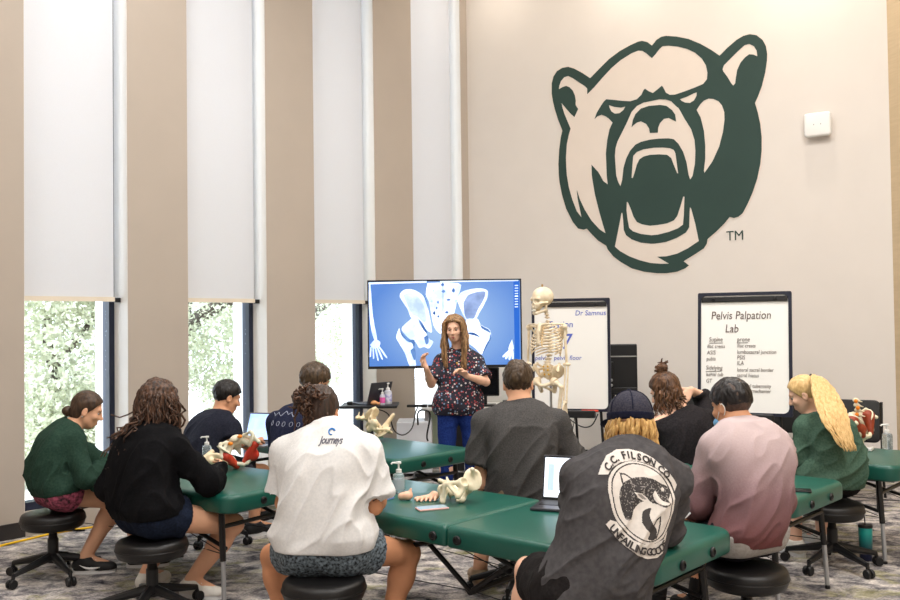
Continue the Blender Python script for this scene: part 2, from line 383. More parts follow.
for i, (a, b) in enumerate(OPEN):
    w = tag(empty('window_%d' % (i + 1), W0 + AW * (a + b) / 2 + V(0, 0, ZS)), kind='structure')
    mb = MB()
    wbox(mb, W0, AW, NO, a + 0.001, a + 0.05, 0.2, 0.3, ZS, ZH); wbox(mb, W0, AW, NO, b - 0.05, b - 0.001, 0.2, 0.3, ZS, ZH)
    wbox(mb, W0, AW, NO, a + 0.05, b - 0.05, 0.2, 0.3, ZS, ZS + 0.06); wbox(mb, W0, AW, NO, a + 0.05, b - 0.05, 0.2, 0.3, ZH - 0.06, ZH)
    mb.out('window_frame', M_frame, w, smooth=False)
    mb = MB(); wbox(mb, W0, AW, NO, a + 0.05, b - 0.05, 0.247, 0.253, ZS + 0.06, ZH - 0.06); mb.out('pane', M_glass, w, smooth=False)
    mb = MB()
    for (e0, e1) in ((0.004, 0.2), (0.3, 0.5)):
        wbox(mb, W0, AW, NO, b - 0.004, b + 0.0, e0, e1, ZS, ZH); wbox(mb, W0, AW, NO, a, a + 0.004, e0, e1, ZS, ZH)
    mb.out('jamb_lining', M_reveal, w, smooth=False)
    zb = PP(a and 24 + 0 * i, 298, W0, NO)[2] if i == 0 else 1.70
    zb = 1.70
    g = empty('roller_blind', W0 + AW * (a + b) / 2 + NO * 0.12 + V(0, 0, zb), BL[i], 'blind', 'roller blinds in the window wall')
    mb = MB(); wbox(mb, W0, AW, NO, a + 0.006, b - 0.055, 0.118, 0.122, zb + 0.02, ZH - 0.02); mb.out('blind_fabric', M_blind, g, smooth=False)
    mb = MB(); wbox(mb, W0, AW, NO, a + 0.006, b - 0.05, 0.108, 0.132, zb - 0.012, zb + 0.024); mb.out('bottom_rail', M_rail, g, smooth=False)
    mb = MB(); wbox(mb, W0, AW, NO, b - 0.05, b - 0.006, 0.1, 0.135, zb - 0.018, zb + 0.018); mb.out('rail_end_cap', M_black, g, smooth=False)
# ---------------------------------------------------------------- outdoors: paving, trees
M_pave = mat('paving', (205, 203, 198), 0.9, var=0.06, scale=2)
gpts = [V(-30, -2, 0), V(-9.9, -1.5, 0), W0 + AW * 5.3 + NO * 0.3, V(2, 24, 0), V(-8, 30, 0), V(-30, 30, 0)]
slab('ground_outside', gpts, -0.35, 0.2, M_pave)
M_bark = mat('bark', (92, 84, 80), 0.9, var=0.2, scale=12, bump=0.5, bscale=30)
LEAF = [mat('leaf_pale', (196, 202, 182), 0.8, rgb2=(226, 228, 212), scale=3), mat('leaf_mid', (180, 186, 164), 0.8, rgb2=(220, 222, 204), scale=3)]
for m in LEAF:
    nt = m.node_tree; t_ = nt.nodes.new('ShaderNodeBsdfTranslucent'); t_.inputs['Color'].default_value = lin((214, 216, 196)) + (1,); x_ = nt.nodes.new('ShaderNodeMixShader'); x_.inputs['Fac'].default_value = .5
    nt.links.new(nt.nodes['Principled BSDF'].outputs[0], x_.inputs[1]); nt.links.new(t_.outputs[0], x_.inputs[2]); nt.links.new(x_.outputs[0], nt.nodes['Material Output'].inputs['Surface'])
def tree(base, hgt, rad, blobs, n, label, m, limbs):
    t = empty('tree', base, label, 'tree', 'trees outside the windows')
    mb = MB()
    for pts, r0, r1 in limbs:
        p = smooth_path([np.asarray(base) + V(*q) for q in pts], 5); mb.tube(p, np.linspace(r0, r1, len(p)), 8)
    mb.out('trunk', M_bark, t)
    k = rng.integers(0, len(blobs), n); bl = np.array(blobs)
    d = rng.normal(size=(n, 3)); d /= np.linalg.norm(d, axis=1)[:, None]; d *= rng.random((n, 1)) ** 0.45
    c = np.asarray(base) + bl[k, :3] + d * bl[k, 3:6]
    u = rng.normal(size=(n, 3)); u /= np.linalg.norm(u, axis=1)[:, None]; w = np.cross(u, rng.normal(size=(n, 3))); w /= np.linalg.norm(w, axis=1)[:, None]
    s = (0.018 + 0.03 * rng.random((n, 1)))
    v = np.stack([c - u * s, c + w * s * 0.5, c + u * s, c - w * s * 0.5], 1).reshape(-1, 3)
    obj('foliage', v, np.arange(4 * n).reshape(-1, 4), m, t, smooth=False)
def outp(px, D): p = PD(px, 322, D); return V(p[0], p[1], -0.15)
tree(outp(52, 9.6), 4, 2, [(0, 0, 1.2, 1.1, 1.0, 1.3), (-.6, .3, 2.2, 1.2, 1.2, 1.0), (.5, .3, 2.4, .9, 1, .9), (.3, 0, .5, .9, .9, .6)], 42000,
     'dense pale green tree seen through the widest window', LEAF[0], [([(0, 0, 0), (.1, 0, .8), (-.1, .1, 1.6), (0, .2, 2.6)], .09, .03), ([(0, 0, 1.2), (.4, .1, 1.7), (.8, .1, 2.1)], .05, .02)])
tree(outp(206, 12.6), 4, 2, [(-.3, 0, 2.6, 1.3, 1, .8), (.4, .2, 1.7, .8, .8, .7), (-.5, 0, 1.2, .7, .7, .6), (.5, 0, .7, .6, .6, .5), (.2, .3, 3.2, 1.4, 1, .7)], 26000,
     'tree with a thick bare limb seen through the second window', LEAF[1], [([(-.7, 0, 0), (-.6, 0, .9), (-.3, 0, 1.55), (.25, 0, 1.95), (1.0, 0, 2.2)], .17, .06), ([(-.3, 0, 1.55), (-.2, .1, 2.3), (.2, .1, 3)], .08, .03), ([(.25, 0, 1.95), (.5, 0, 2.5), (.9, .1, 2.9)], .06, .02)])
tree(outp(325, 17.0), 4, 2, [(0, 0, 3.2, 1.3, 1, .9), (.4, .2, 1.1, .8, .8, .7), (-.1, .2, 2.2, 1.1, .8, .7), (-.4, 0, .6, .5, .5, .4)], 26000,
     'tree with curving dark limbs seen through the window beside the television', LEAF[1], [([(-.6, 0, 0), (-.5, 0, 1.2), (-.15, 0, 1.9), (.35, 0, 2.1), (.7, 0, 1.6)], .15, .06), ([(-.5, 0, 1.2), (-.55, 0, 2.2), (-.1, 0, 3.1)], .1, .04), ([(-.15, 0, 1.9), (.3, .1, 2.7), (.8, 0, 3.2)], .07, .03)])
# ---------------------------------------------------------------- light: sky outdoors, ceiling fixtures indoors
wd = bpy.data.worlds.new('sky'); scene.world = wd; wd.use_nodes = True
bg = wd.node_tree.nodes['Background']; bg.inputs['Color'].default_value = (0.80, 0.90, 1.0, 1); bg.inputs['Strength'].default_value = 5.6
sun = bpy.data.lights.new('sun', 'SUN'); sun.energy = 5.0; sun.angle = 0.02; sun.color = (1, 0.96, 0.9)
so = bpy.data.objects.new('sun', sun); COL.objects.link(so); so.rotation_euler = Vector(nrm(V(0.35, 0.55, -0.9))).to_track_quat('-Z', 'Y').to_euler()
def area(x, y, z, sx, sy, e, col=(1, 0.965, 0.925), aim=(0, 0, -1)):
    l = bpy.data.lights.new('ceiling_lamp', 'AREA'); l.shape = 'RECTANGLE'; l.size = sx; l.size_y = sy; l.energy = e; l.color = col
    o = bpy.data.objects.new('ceiling_lamp', l); COL.objects.link(o); o.location = (x, y, z); o.rotation_euler = Vector(aim).to_track_quat('-Z', 'Y').to_euler(); return o
for (x, y, e) in ((-3.6, 3.2, 70), (-0.8, 2.2, 130), (2.6, 1.6, 210), (-2.0, 6.0, 70), (0.4, 5.6, 150), (2.6, 5.2, 150), (-3.0, -1.5, 90), (1.2, -1.5, 150), (4.4, -0.8, 150)):
    area(x, y, HC - 0.12, 0.9, 0.9, e * 0.68)
for tt, e in ((0.5, 12), (2.0, 22), (3.72, 42)):
    p = B0 + BW * tt - NB * 0.55; area(p[0], p[1], HC - 0.12, 0.1, 0.1, e * 0.7, (1, 0.9, 0.78))
# ================================================================ furniture
M_vinyl = mat('green_vinyl', (20, 84, 72), 0.36, var=0.05, scale=5, bump=0.05, bscale=400, coat=0.1)
M_steel = mat('brushed_steel', (190, 190, 192), 0.3, metal=0.9, var=0.03, scale=40)
M_alu = mat('painted_silver', (172, 173, 176), 0.38, metal=0.5, var=0.03)
M_blackm = mat('black_metal', (20, 20, 22), 0.4, var=0.1, scale=30)
M_leather = mat('black_leather', (15, 14, 15), 0.42, var=0.1, scale=15, bump=0.12, bscale=180)
M_white = mat('white_plastic', (232, 231, 228), 0.4, var=0.01)
M_navy = mat('navy_frame', (24, 28, 46), 0.4, var=0.06)
M_paper = mat('paper', (240, 238, 232), 0.8, var=0.01)
M_bone = mat('bone_plastic', (238, 222, 190), 0.5, rgb2=(226, 203, 164), scale=14, bump=0.08, bscale=60)
M_ivory = mat('ivory_bone', (234, 226, 200), 0.48, rgb2=(218, 206, 176), scale=18, bump=0.08, bscale=70)
M_muscle = mat('red_muscle', (172, 40, 28), 0.5, rgb2=(206, 72, 44), scale=26, stretch=(1, 1, .3))
M_rust = mat('rust_muscle', (132, 48, 24), 0.5, rgb2=(160, 66, 34), scale=24)
M_orange = mat('orange_disc', (228, 132, 26), 0.5, var=0.06)
M_clear = mat('clear_gel', (222, 232, 236), 0.12, trans=0.75, ior=1.35, var=0.02)
M_peach = mat('peach_bone', (232, 178, 148), 0.5, rgb2=(238, 196, 170), scale=20)
def rrect(l0, l1, w, radii, inset, seg=6):
    """rounded rectangle outline x l0..l1, y -w..w; radii for corners (l1,w),(l0,w),(l0,-w),(l1,-w)"""
    pts = []; cs = [(l1, w, 0), (l0, w, 90), (l0, -w, 180), (l1, -w, 270)]
    for (x, y, a0), r in zip(cs, radii):
        sx = -1 if x == l1 else 1; sy = -1 if y == w else 1; cx, cy = x + sx * r, y + sy * r; ri = max(r - inset, 0.001)
        dx = x - sx * 0; k = r - ri
        for q in np.linspace(a0, a0 + 90, seg):
            pts.append((cx + ri * math.cos(math.radians(q)) - (0 if inset <= r else (inset - r) * (1 if x == l1 else -1)), cy + ri * math.sin(math.radians(q)) - (0 if inset <= r else (inset - r) * (1 if y == w else -1))))
    return pts
def slab_round(l0, l1, w, radii, z0, z1, er=0.03, br=0.012):
    prof = [(br, z0), (0.003, z0 + br * .5), (0, z0 + br)] + [(er - er * math.cos(a), z1 - er + er * math.sin(a)) for a in np.linspace(0.0, math.pi / 2, 6)]
    vs_, f = [], []; n = None
    for ins, z in prof:
        p = rrect(l0, l1, w, radii, ins); n = len(p); vs_ += [(x, y, z) for x, y in p]
    k = len(prof); f = [(i * n + j, i * n + (j + 1) % n, (i + 1) * n + (j + 1) % n, (i + 1) * n + j) for i in range(k - 1) for j in range(n)]
    f += [tuple(range(n - 1, -1, -1)), tuple((k - 1) * n + j for j in range(n))]
    return np.array(vs_), f
TOP, TL, TW = 0.60, 0.925, 0.37
def make_table():
    r = empty('massage_table', (0, 0, 0))
    for s in (-1, 1):
        rad = (.085, .02, .02, .085) if s > 0 else (.02, .085, .085, .02)
        v, f = slab_round(*((0.002, TL) if s > 0 else (-TL, -0.002)), TW, rad, TOP - 0.098, TOP, 0.028)
        sharp(obj('cushion', v, f, M_vinyl, r), 50)
    def knob(c, d):
        x, y, z = frame_for(d); mb = MB(); mb.lathe([(.02, -0.004), (.021, .004), (.019, .009), (.012, .011), (.011, .006), (.003, .006)], c, 16, cols(x, y, z)); mb.out('knob', M_black, r)
    for s in (-1, 1):
        for q in (-0.065, 0.065): knob(V(q, s * TW, TOP - 0.056), V(0, s, 0))
        for q in (-0.13, 0.13): knob(V(s * TL, q, TOP - 0.056), V(s, 0, 0))
    for sx in (-1, 1):
        for sy in (-1, 1):
            x, y = sx * (TL - 0.13), sy * (TW - 0.06); xo, yo = x + sx * 0.03, y + sy * 0.012
            mb = MB(); mb.tube([(x, y, TOP - 0.1), (x + sx * 0.018, y + sy * 0.007, 0.24)], 0.017, 8); lg = mb.out('leg', M_blackm, r)
            mb = MB(); mb.tube([(x + sx * 0.018, y + sy * 0.007, 0.27), (xo, yo, 0.02)], 0.0125, 10); mb.out('leg_extension', M_alu, lg)
            mb = MB(); mb.tube([(xo, yo, 0.014), (xo, yo, 0.0)], 0.014, 10); mb.out('rubber_foot', M_black, lg)
            mb = MB(); mb.tube(smooth_path([(x + sx * .012, y - sy * 0.02, 0.3), (sx * 0.5, y - sy * 0.03, 0.38), (sx * 0.13, y - sy * 0.05, TOP - 0.11)], 4), 0.011, 8); mb.out('brace', M_blackm, r)
        mb = MB(); mb.tube([(sx * (TL - 0.12), -TW + 0.06, 0.42), (sx * (TL - 0.12), TW - 0.06, 0.42)], 0.012, 8); mb.out('crossbar', M_blackm, r)
    mb = MB()
    for sy in (-1, 1): mb.tube([(0.30, sy * 0.2, TOP - 0.1), (0.0, sy * 0.2, 0.27)], 0.012, 8); mb.tube([(-0.30, sy * 0.2, TOP - 0.1), (0.0, sy * 0.2, 0.27)], 0.012, 8)
    mb.tube([(0, -0.21, 0.27), (0, 0.21, 0.27)], 0.016, 8); mb.out('centre_strut', M_blackm, r)
    mb = MB()
    for sy in (-1, 1):
        mb.tube([(TL - 0.12, sy * 0.3, 0.27), (0, sy * 0.2, 0.275), (-TL + 0.12, sy * 0.3, 0.27)], 0.0025, 6); mb.tube([(0.05, sy * .33, TOP - 0.1), (TL - 0.14, sy * .3, 0.28)], 0.0025, 6)
    mb.out('tension_cable', M_blackm, r)
    return r
def copy_tree(o, parent=None):
    c = o.copy(); COL.objects.link(c)
    if parent is not None: c.parent = parent
    for ch in list(o.children): copy_tree(ch, c)
    return c
def b_of(a): return V(-math.sin(a), math.cos(a), 0)
def x_of(a): return V(math.cos(a), math.sin(a), 0)
_t0 = make_table(); TABLES = {}
def place_table(key, corner, deg, label, from_end=TL):
    a = math.radians(deg); o = _t0 if not TABLES else copy_tree(_t0)
    c = V(corner[0], corner[1], 0) - x_of(a) * from_end + b_of(a) * TW
    o.location = Vector(c); o.rotation_euler = (0, 0, a); o.scale = (1.095 if key == 'T1' else 1, 1, 1); tag(o, label, 'massage table', 'green massage tables'); TABLES[key] = (c, a); return o
place_table('T1', (-0.035, 3.99), -41.5, 'green vinyl massage table nearest the camera, with white pelvis model and open laptop on it', 0.0)
place_table('T2', (-1.163, 4.703), -35.5, 'green massage table at left with the red muscle pelvis model near its corner')
place_table('T3', (-0.36, 5.88), -44, 'green massage table in front of the standing presenter, with ivory bones on it')
place_table('T4', (1.66, 4.42), -43, 'green massage table behind the man in mauve, with a dark phone on its right end')
place_table('T5', (2.65, 5.37), -42, 'green massage table farthest right, holding the muscle pelvis on a white stand')
def on_table(key, px, py):
    return PZ(px, py, TOP)
def make_stool(h, spokes=True):
    r = empty('rolling_stool', (0, 0, 0)); R = 0.180; t = 0.085
    pr = [(0.02, h - t - 0.012), (R - .03, h - t - 0.012), (R - .008, h - t), (R, h - t + .02), (R + .004, h - t * .5), (R, h - .02), (R - .008, h - .008), (R - .03, h - .001), (R * .5, h), (0.01, h)]
    mb = MB(); mb.lathe(pr, n=40); mb.out('seat', M_leather, r)
    mb = MB(); mb.lathe([(R + .0055, h - t * .62), (R + .0075, h - t * .56), (R + .0055, h - t * .5)], n=40); mb.out('piping', M_leather, r)
    mb = MB(); mb.lathe([(.031, .09), (.031, h - t - .075), (.026, h - t - .07), (.02, h - t - .01)], n=16); mb.out('column', M_blackm, r)
    mb = MB(); mb.tube([(0.02, 0, h - t - .03), (.1, .03, h - t - .035), (.17, .05, h - t - .045)], .006, 8); mb.out('lever', M_blackm, r)
    for k in range(5):
        a = k * 2 * math.pi / 5 + 0.35; d = V(math.cos(a), math.sin(a), 0); n = V(-d[1], d[0], 0)
        mb = MB(); pts = [d * .02 + V(0, 0, .125), d * .14 + V(0, 0, .1), d * .265 + V(0, 0, .075)]
        mb.tube(pts, [.028, .022, .015], 8); sp = mb.out('base_spoke', M_blackm, r)
        mb = MB(); x, y, z = n, V(0, 0, 1), np.cross(n, V(0, 0, 1))
        for s in (-1, 1):
            mb.lathe([(.004, -.009), (.024, -.009), (.027, -.004), (.027, .004), (.024, .009), (.004, .009)], d * .275 + n * .015 * s + V(0, 0, .0275), 16, cols(np.cross(V(0, 0, 1), n), V(0, 0, 1), n))
        mb.tube([d * .262 + V(0, 0, .08), d * .272 + V(0, 0, .03)], .011, 8); mb.out('caster', M_black, sp)
    return r
_s0 = make_stool(0.39); _stools = []
def place_stool(x, y, rot, label, sc=1.0):
    o = _s0 if not _stools else copy_tree(_s0); _stools.append(o)
    o.location = (x, y, 0); o.rotation_euler = (0, 0, rot); o.scale = (1, 1, sc); tag(o, label, 'stool', 'black rolling stools'); return V(x, y, 0)
S = {}
S['P1'] = place_stool(*PD(53, 516, 5.42)[:2], 0.1, 'black rolling stool under the woman in the green sweatshirt, far left')
S['P2'] = place_stool(-1.57, 4.72, 0.5, 'black rolling stool under the woman with long curly hair')
S['P5'] = place_stool(*PZ(324, 577, .39)[:2], 0.2, 'black round stool under the woman in the white T-shirt')
S['P10'] = place_stool(*PZ(746, 565, .39)[:2], 0.6, 'black round stool under the man in the mauve shirt')
S['P11'] = place_stool(2.27, 5.42, 0.95, 'black rolling stool under the blonde ponytailed woman')
S['P8'] = place_stool(0.46, 3.27, 0.3, 'black stool under the man in the cap and printed shirt, at the lower edge')
S['P7'] = place_stool(0.36, 5.02, 0.3, 'black stool under the man in the dark grey T-shirt, behind the nearest table')
S['P3'] = place_stool(-1.62, 6.3, 0.3, 'black stool under the man with black hair by the window')
S['P4'] = place_stool(-0.93, 5.78, 0.0, 'black stool under the man in navy behind the white T-shirt woman')
S['P9'] = place_stool(1.36, 5.9, 0.3, 'black stool under the woman with hair in a top bun')
# ---------------------------------------------------------------- television
tvD = 8.4; TVN = nrm(V(0.03, -1, 0))
tvp = PD(444, 325, tvD)
def tvq(x, y, off=0.0): return PP(x, y, tvp - TVN * -off, TVN)
tvTL, tvTR, tvBL, tvBR = tvq(367, 281), tvq(521, 278), tvq(368.5, 369.5), tvq(522.5, 366.5)
tux = nrm(tvTR - tvTL); tux = nrm(V(tux[0], tux[1], 0)); tuy = V(0, 0, 1); tW = np.linalg.norm(tvTR - tvTL); tH = 0.5 * (np.linalg.norm(tvTL - tvBL) + np.linalg.norm(tvTR - tvBR))
tvc = (tvTL + tvTR + tvBL + tvBR) / 4
TV = empty('television', V(tvc[0], tvc[1] + 0.05, 0), 'large wide screen television showing a blue pelvis picture behind the presenter', 'television')
Mtv = cols(tux, tuy, np.cross(tux, tuy))
mb = MB()
bz = 0.012
for (cx, cy, sx, sy) in ((0, tH / 2 - bz / 2, tW, bz), (0, -tH / 2 + bz, tW, bz * 2), (-tW / 2 + bz / 2, 0, bz, tH), (tW / 2 - bz / 2, 0, bz, tH)):
    mb.box(tvc + tux * cx + tuy * cy + np.cross(tux, tuy) * -0.02, (sx, sy, 0.045), Mtv)
mb.out('bezel', M_black, TV, smooth=False)
mb = MB(); mb.box(tvc + np.cross(tux, tuy) * -0.045, (tW - .02, tH - .02, 0.05), Mtv, 0.01); mb.out('back_shell', M_black, TV, smooth=False)
def screen_mat():
    m = bpy.data.materials.new('screen_blue'); m.use_nodes = True; nt = m.node_tree; L = nt.links; b = nt.nodes['Principled BSDF']
    tc = nt.nodes.new('ShaderNodeTexCoord'); mp = nt.nodes.new('ShaderNodeMapping'); mp.inputs['Location'].default_value = (-.5, -.5, -.48); L.new(tc.outputs['Generated'], mp.inputs['Vector'])
    ln = nt.nodes.new('ShaderNodeVectorMath'); ln.operation = 'LENGTH'; L.new(mp.outputs['Vector'], ln.inputs[0]); r = nt.nodes.new('ShaderNodeValToRGB')
    e = r.color_ramp.elements; e[0].position = 0.1; e[0].color = lin((164, 200, 244)) + (1,); e[1].position = 0.72; e[1].color = lin((88, 140, 220)) + (1,)
    L.new(ln.outputs['Value'], r.inputs['Fac']); L.new(r.outputs['Color'], b.inputs['Emission Color']); b.inputs['Emission Strength'].default_value = 0.95
    b.inputs['Base Color'].default_value = (0.01, 0.01, 0.012, 1); b.inputs['Roughness'].default_value = 0.25; return m
scn = tvc + np.cross(tux, tuy) * -0.012
mb = MB(); mb.box(scn, (tW - 2 * bz, tH - 2.6 * bz, 0.004), Mtv); scr = mb.out('screen', screen_mat(), TV, smooth=False)
def glow(name, rgb, e=0.95, rgb2=None): return mat(name, rgb, 0.4, emit=e, rgb2=rgb2, scale=9, spec=0.1)
G_w = glow('screen_bone', (224, 234, 250), 0.88, (178, 200, 240)); G_m = glow('screen_bone_shade', (186, 204, 236), 0.9, (150, 172, 212)); G_d = glow('screen_dark', (46, 78, 132), 0.9, (84, 118, 170)); G_bar = glow('screen_bar', (34, 84, 168), 0.9); G_hi = glow('screen_light', (214, 232, 252), 1.0)
tn = np.cross(tux, tuy)
def tvpoly(pts, m, lay, ox=360, sc=6.0, oy=275, name='bone_picture', par=None):
    hard = len(pts) == 4 and abs(pts[0][0] - pts[3][0]) < 12
    P_ = [PP(ox + x / sc, oy + y / sc, scn, tn) - scn for x, y in pts]; lp = [(p @ tux, p[2]) for p in P_]
    lp2 = lp if hard else smooth_path([(x, y, 0) for x, y in lp + lp[:1]], 3)[:-1, :2]
    return flat(name, [lp2], m, scn + tn * (0.003 + lay * 0.0012), tux, tuy, scr, 0.0004)
tvpoly([(405, 48), (590, 48), (600, 95), (585, 130), (575, 190), (560, 250), (545, 300), (500, 350), (470, 345), (440, 300), (425, 220), (412, 160), (395, 115)], G_w, 0)
tvpoly([(238, 130), (243, 108), (268, 88), (310, 86), (345, 100), (378, 125), (398, 160), (412, 220), (430, 310), (430, 345), (400, 330), (375, 290), (350, 265), (310, 262), (285, 205), (255, 160)], G_w, 1)
tvpoly([(262, 120), (300, 105), (350, 130), (385, 190), (398, 270), (380, 280), (345, 250), (318, 240), (290, 190)], G_m, 2)
tvpoly([(310, 262), (350, 268), (385, 320), (412, 380), (440, 400), (415, 440), (385, 432), (355, 438), (335, 405), (300, 385), (265, 350), (250, 320), (280, 285)], G_w, 2)
tvpoly([(235, 318), (225, 340), (217, 375), (235, 410), (270, 470), (300, 550), (335, 550), (330, 500), (318, 450), (325, 400), (290, 385), (262, 362), (245, 335)], G_w, 1)
for q in ([(350, 265), (366, 280), (398, 332), (402, 350), (380, 328), (360, 292)], [(384, 375), (406, 362), (412, 402), (396, 416)], [(238, 322), (258, 355), (292, 384), (328, 392), (324, 438), (312, 408), (285, 398), (250, 362)], [(303, 452), (326, 438), (336, 480), (326, 512), (310, 476)],
          [(380, 110), (398, 150), (408, 200), (398, 170), (384, 130)]): tvpoly(q, G_d, 3)
for i in range(14):
    cx, cy = [(440, 95), (500, 100), (560, 95), (430, 160), (468, 165), (530, 150), (575, 160), (445, 230), (470, 250), (455, 290), (520, 225), (495, 60), (497, 130), (460, 200)][i]; r1, r2 = 5 + (i * 7) % 9, 7 + (i * 5) % 12
    tvpoly([(cx - r1, cy), (cx, cy - r2), (cx + r1, cy - 2), (cx + 2, cy + r2 * .6)], G_d if i % 3 else G_m, 3)
tvpoly([(493, 48), (500, 48), (503, 180), (497, 240), (492, 180)], G_m, 2)
T7 = dict(ox=440)
tvpoly([(98, 140), (125, 105), (170, 88), (230, 80), (272, 86), (288, 105), (278, 152), (242, 218), (216, 266), (190, 280), (158, 268), (130, 220)], G_w, 1, **T7)
tvpoly([(140, 170), (165, 125), (210, 105), (262, 98), (272, 112), (255, 160), (225, 210), (205, 258), (180, 262), (152, 255)], mat('screen_iliac_shade', (126, 148, 190), 0.4, emit=0.9, rgb2=(96, 116, 160), scale=9), 2, **T7)
tvpoly([(158, 268), (220, 258), (245, 298), (290, 322), (304, 342), (304, 382), (280, 422), (250, 478), (212, 440), (165, 400), (148, 330)], G_w, 1, **T7)
for q in ([(240, 290), (250, 305), (290, 326), (302, 345), (288, 340), (250, 318)], [(300, 350), (306, 380), (282, 424), (252, 480), (275, 420), (296, 385)], [(150, 350), (200, 345), (240, 372), (200, 360)]): tvpoly(q, G_d, 3, **T7)
tvpoly([(53, 60), (63, 60), (78, 250), (103, 382), (90, 396), (68, 330), (54, 200)], G_w, 1); tvpoly([(60, 420), (90, 388), (122, 402), (112, 432), (80, 440)], G_w, 1)
for k in range(5):
    x0, y0 = 66 + 12 * k, 432; x1, y1 = [(62, 490), (82, 500), (108, 505), (132, 498), (158, 490)][k]; tvpoly([(x0 - 4, y0), (x0 + 5, y0 - 3), (x1 + 4, y1), (x1 - 4, y1 + 4)], G_w, 1)
tvpoly([(432, 385), (442, 440), (425, 470), (410, 440)], G_w, 1, **T7)
for k in range(4):
    x1, y1 = [(380, 490), (395, 500), (415, 505), (435, 505)][k]; tvpoly([(412 + 7 * k, 450), (422 + 6 * k, 455), (x1 + 7, y1 + 2), (x1 - 5, y1 - 4)], G_w, 1, **T7)
tvpoly([(440, 38), (474, 36), (478, 540), (450, 542)], G_bar, 1, **T7)
for k in range(9): tvpoly([(448, 60 + 16 * k), (468, 59 + 16 * k), (468, 66 + 16 * k), (448, 67 + 16 * k)], G_hi if k == 4 else G_m, 2, **T7)
tvpoly([(50, 45), (400, 36), (400, 46), (50, 56)], G_hi, 1); tvpoly([(0, 36), (470, 28), (470, 36), (0, 44)], G_hi, 1, **T7)
mb = MB()
mb.box(V(tvc[0] + .12, tvc[1] + .1, 0.62), (.09, .05, 1.05), None, .006)
for s in (-1, 1): mb.tube([V(tvc[0] + s * .3, tvc[1] - .1, .03), V(tvc[0] + s * .3, tvc[1] + .33, .03)], .022, 8)
mb.box(V(tvc[0], tvc[1] + .1, 1.25), (.7, .05, .3), None, .01); mb.box(V(tvc[0], tvc[1] + .1, .05), (.6, .04, .05)); mb.out('stand', M_blackm, TV, smooth=False)
# ---------------------------------------------------------------- whiteboard easels
def board(px, D, yaw_dir, w, z0, z1, lean, label):
    c = PD(px, 350, D); ux = nrm(yaw_dir); nb = V(-ux[1], ux[0], 0); nb = nb if nb[1] > 0 else -nb
    uy = nrm(V(0, 0, 1) + nb * lean); nf = -np.cross(uy, ux) * -1; nf = np.cross(ux, uy)   # nf faces the class
    base = V(c[0], c[1], 0) - nb * lean * 1.4 + nb * lean * 0; o = V(c[0], c[1], 0) + nb * lean * -1.4
    def at(x, z, off=0.0): return o + ux * x + uy * (z / uy[2]) + nf * off
    r = empty('whiteboard_easel', V(o[0], o[1], 0) + nb * .15, label, 'whiteboard'); Rm = cols(ux, uy, nf); h = (z1 - z0) / uy[2]
    def rr(W, H, rad, cx=0, cy=0): return [(cx + x, cy + y) for x, y in rrect(-W / 2, W / 2, H / 2, (rad,) * 4, 0, 6)]
    mid = at(0, (z0 + z1) / 2)
    flat('frame', [rr(w, h, .012), rr(w - .05, h - .05, .045)], M_navy, mid, ux, uy, r, 0.014)
    flat('panel', [rr(w - .03, h - .03, .03)], M_wb, mid - nf * .002, ux, uy, r, 0.006)
    mb = MB(); mb.box(at(0, z1 - .056, .012), (w - .06, .042, .02), Rm, .004)
    mb.out('clamp_bar', M_black, r, smooth=False)
    for s in (-1, 1): mb = MB(); mb.lathe([(.004, 0), (.014, 0), (.012, .014), (.004, .016)], at(s * w * .33, z1 - .054, .022), 12, Rm); mb.out('clamp_knob', M_black, r)
    mb = MB(); mb.box(at(0, z0 - .02, .05), (w * .62, .07, .09), Rm, .01); mb.out('marker_tray', M_black, r, smooth=False)
    mb = MB(); mb.tube([at(w * .36, z0 + .1, -.03), at(w * .42, 0.02, -.03)], .013, 8); mb.out('leg', M_blackm, r)
    mb = MB(); mb.tube([at(-w * .36, z0 + .1, -.03), at(-w * .42, 0.02, -.03)], .013, 8); mb.out('leg', M_blackm, r)
    bk = at(0, 1.3, -.03); mb = MB(); mb.tube([bk, V(bk[0], bk[1], 0) + nb * .55 + V(0, 0, .01)], .013, 8); mb.out('leg', M_blackm, r)
    return r, at, ux, uy, nf
M_wb = mat('whiteboard_white', (243, 242, 238), 0.3, var=0.006, scale=2)
INK_b = mat('blue_ink', (92, 108, 196), 0.7); INK_k = mat('brown_ink', (96, 80, 76), 0.7)
def zat(py, D): return PD(570, py, D)[2]
wb1, at1, ux1, uy1, nf1 = board(571, 8.3, V(1, -0.25, 0), 0.72, zat(411, 8.3), zat(298.5, 8.3), 0.06, 'whiteboard easel behind the skeleton with the big number 7 in blue')
wb2, at2, ux2, uy2, nf2 = board(744.5, 7.25, V(0.9, -0.43, 0), 0.725, zat(417, 7.25), zat(294.5, 7.25), 0.12, 'whiteboard easel listing pelvis landmarks behind the man in mauve')
def write(r, fr, s, px, py, hpx, ink, plane, D, shear=0.12, xs=0.85, bold=0.0):
    at, ux, uy, nf = fr; p0 = PP(px, py, at(0, 1.3), nf); sz = hpx / 0.72 * D / FPX
    return text('handwriting', s, ink, p0 + nf * 0.0075, ux, uy, r, sz, shear, 'LEFT', 0.0004, bold, xs)
F1 = (at1, ux1, uy1, nf1); F2 = (at2, ux2, uy2, nf2)
for s, x, y, h in (('Dr Samnus', 575, 315.5, 5.2), ('Station', 549, 327.5, 6.5), ('7', 561, 349, 16), ('pelvic   pelvic floor', 535, 360, 4.6)): write(wb1, F1, s, x, y, h, INK_b, None, 8.3, xs=0.95)
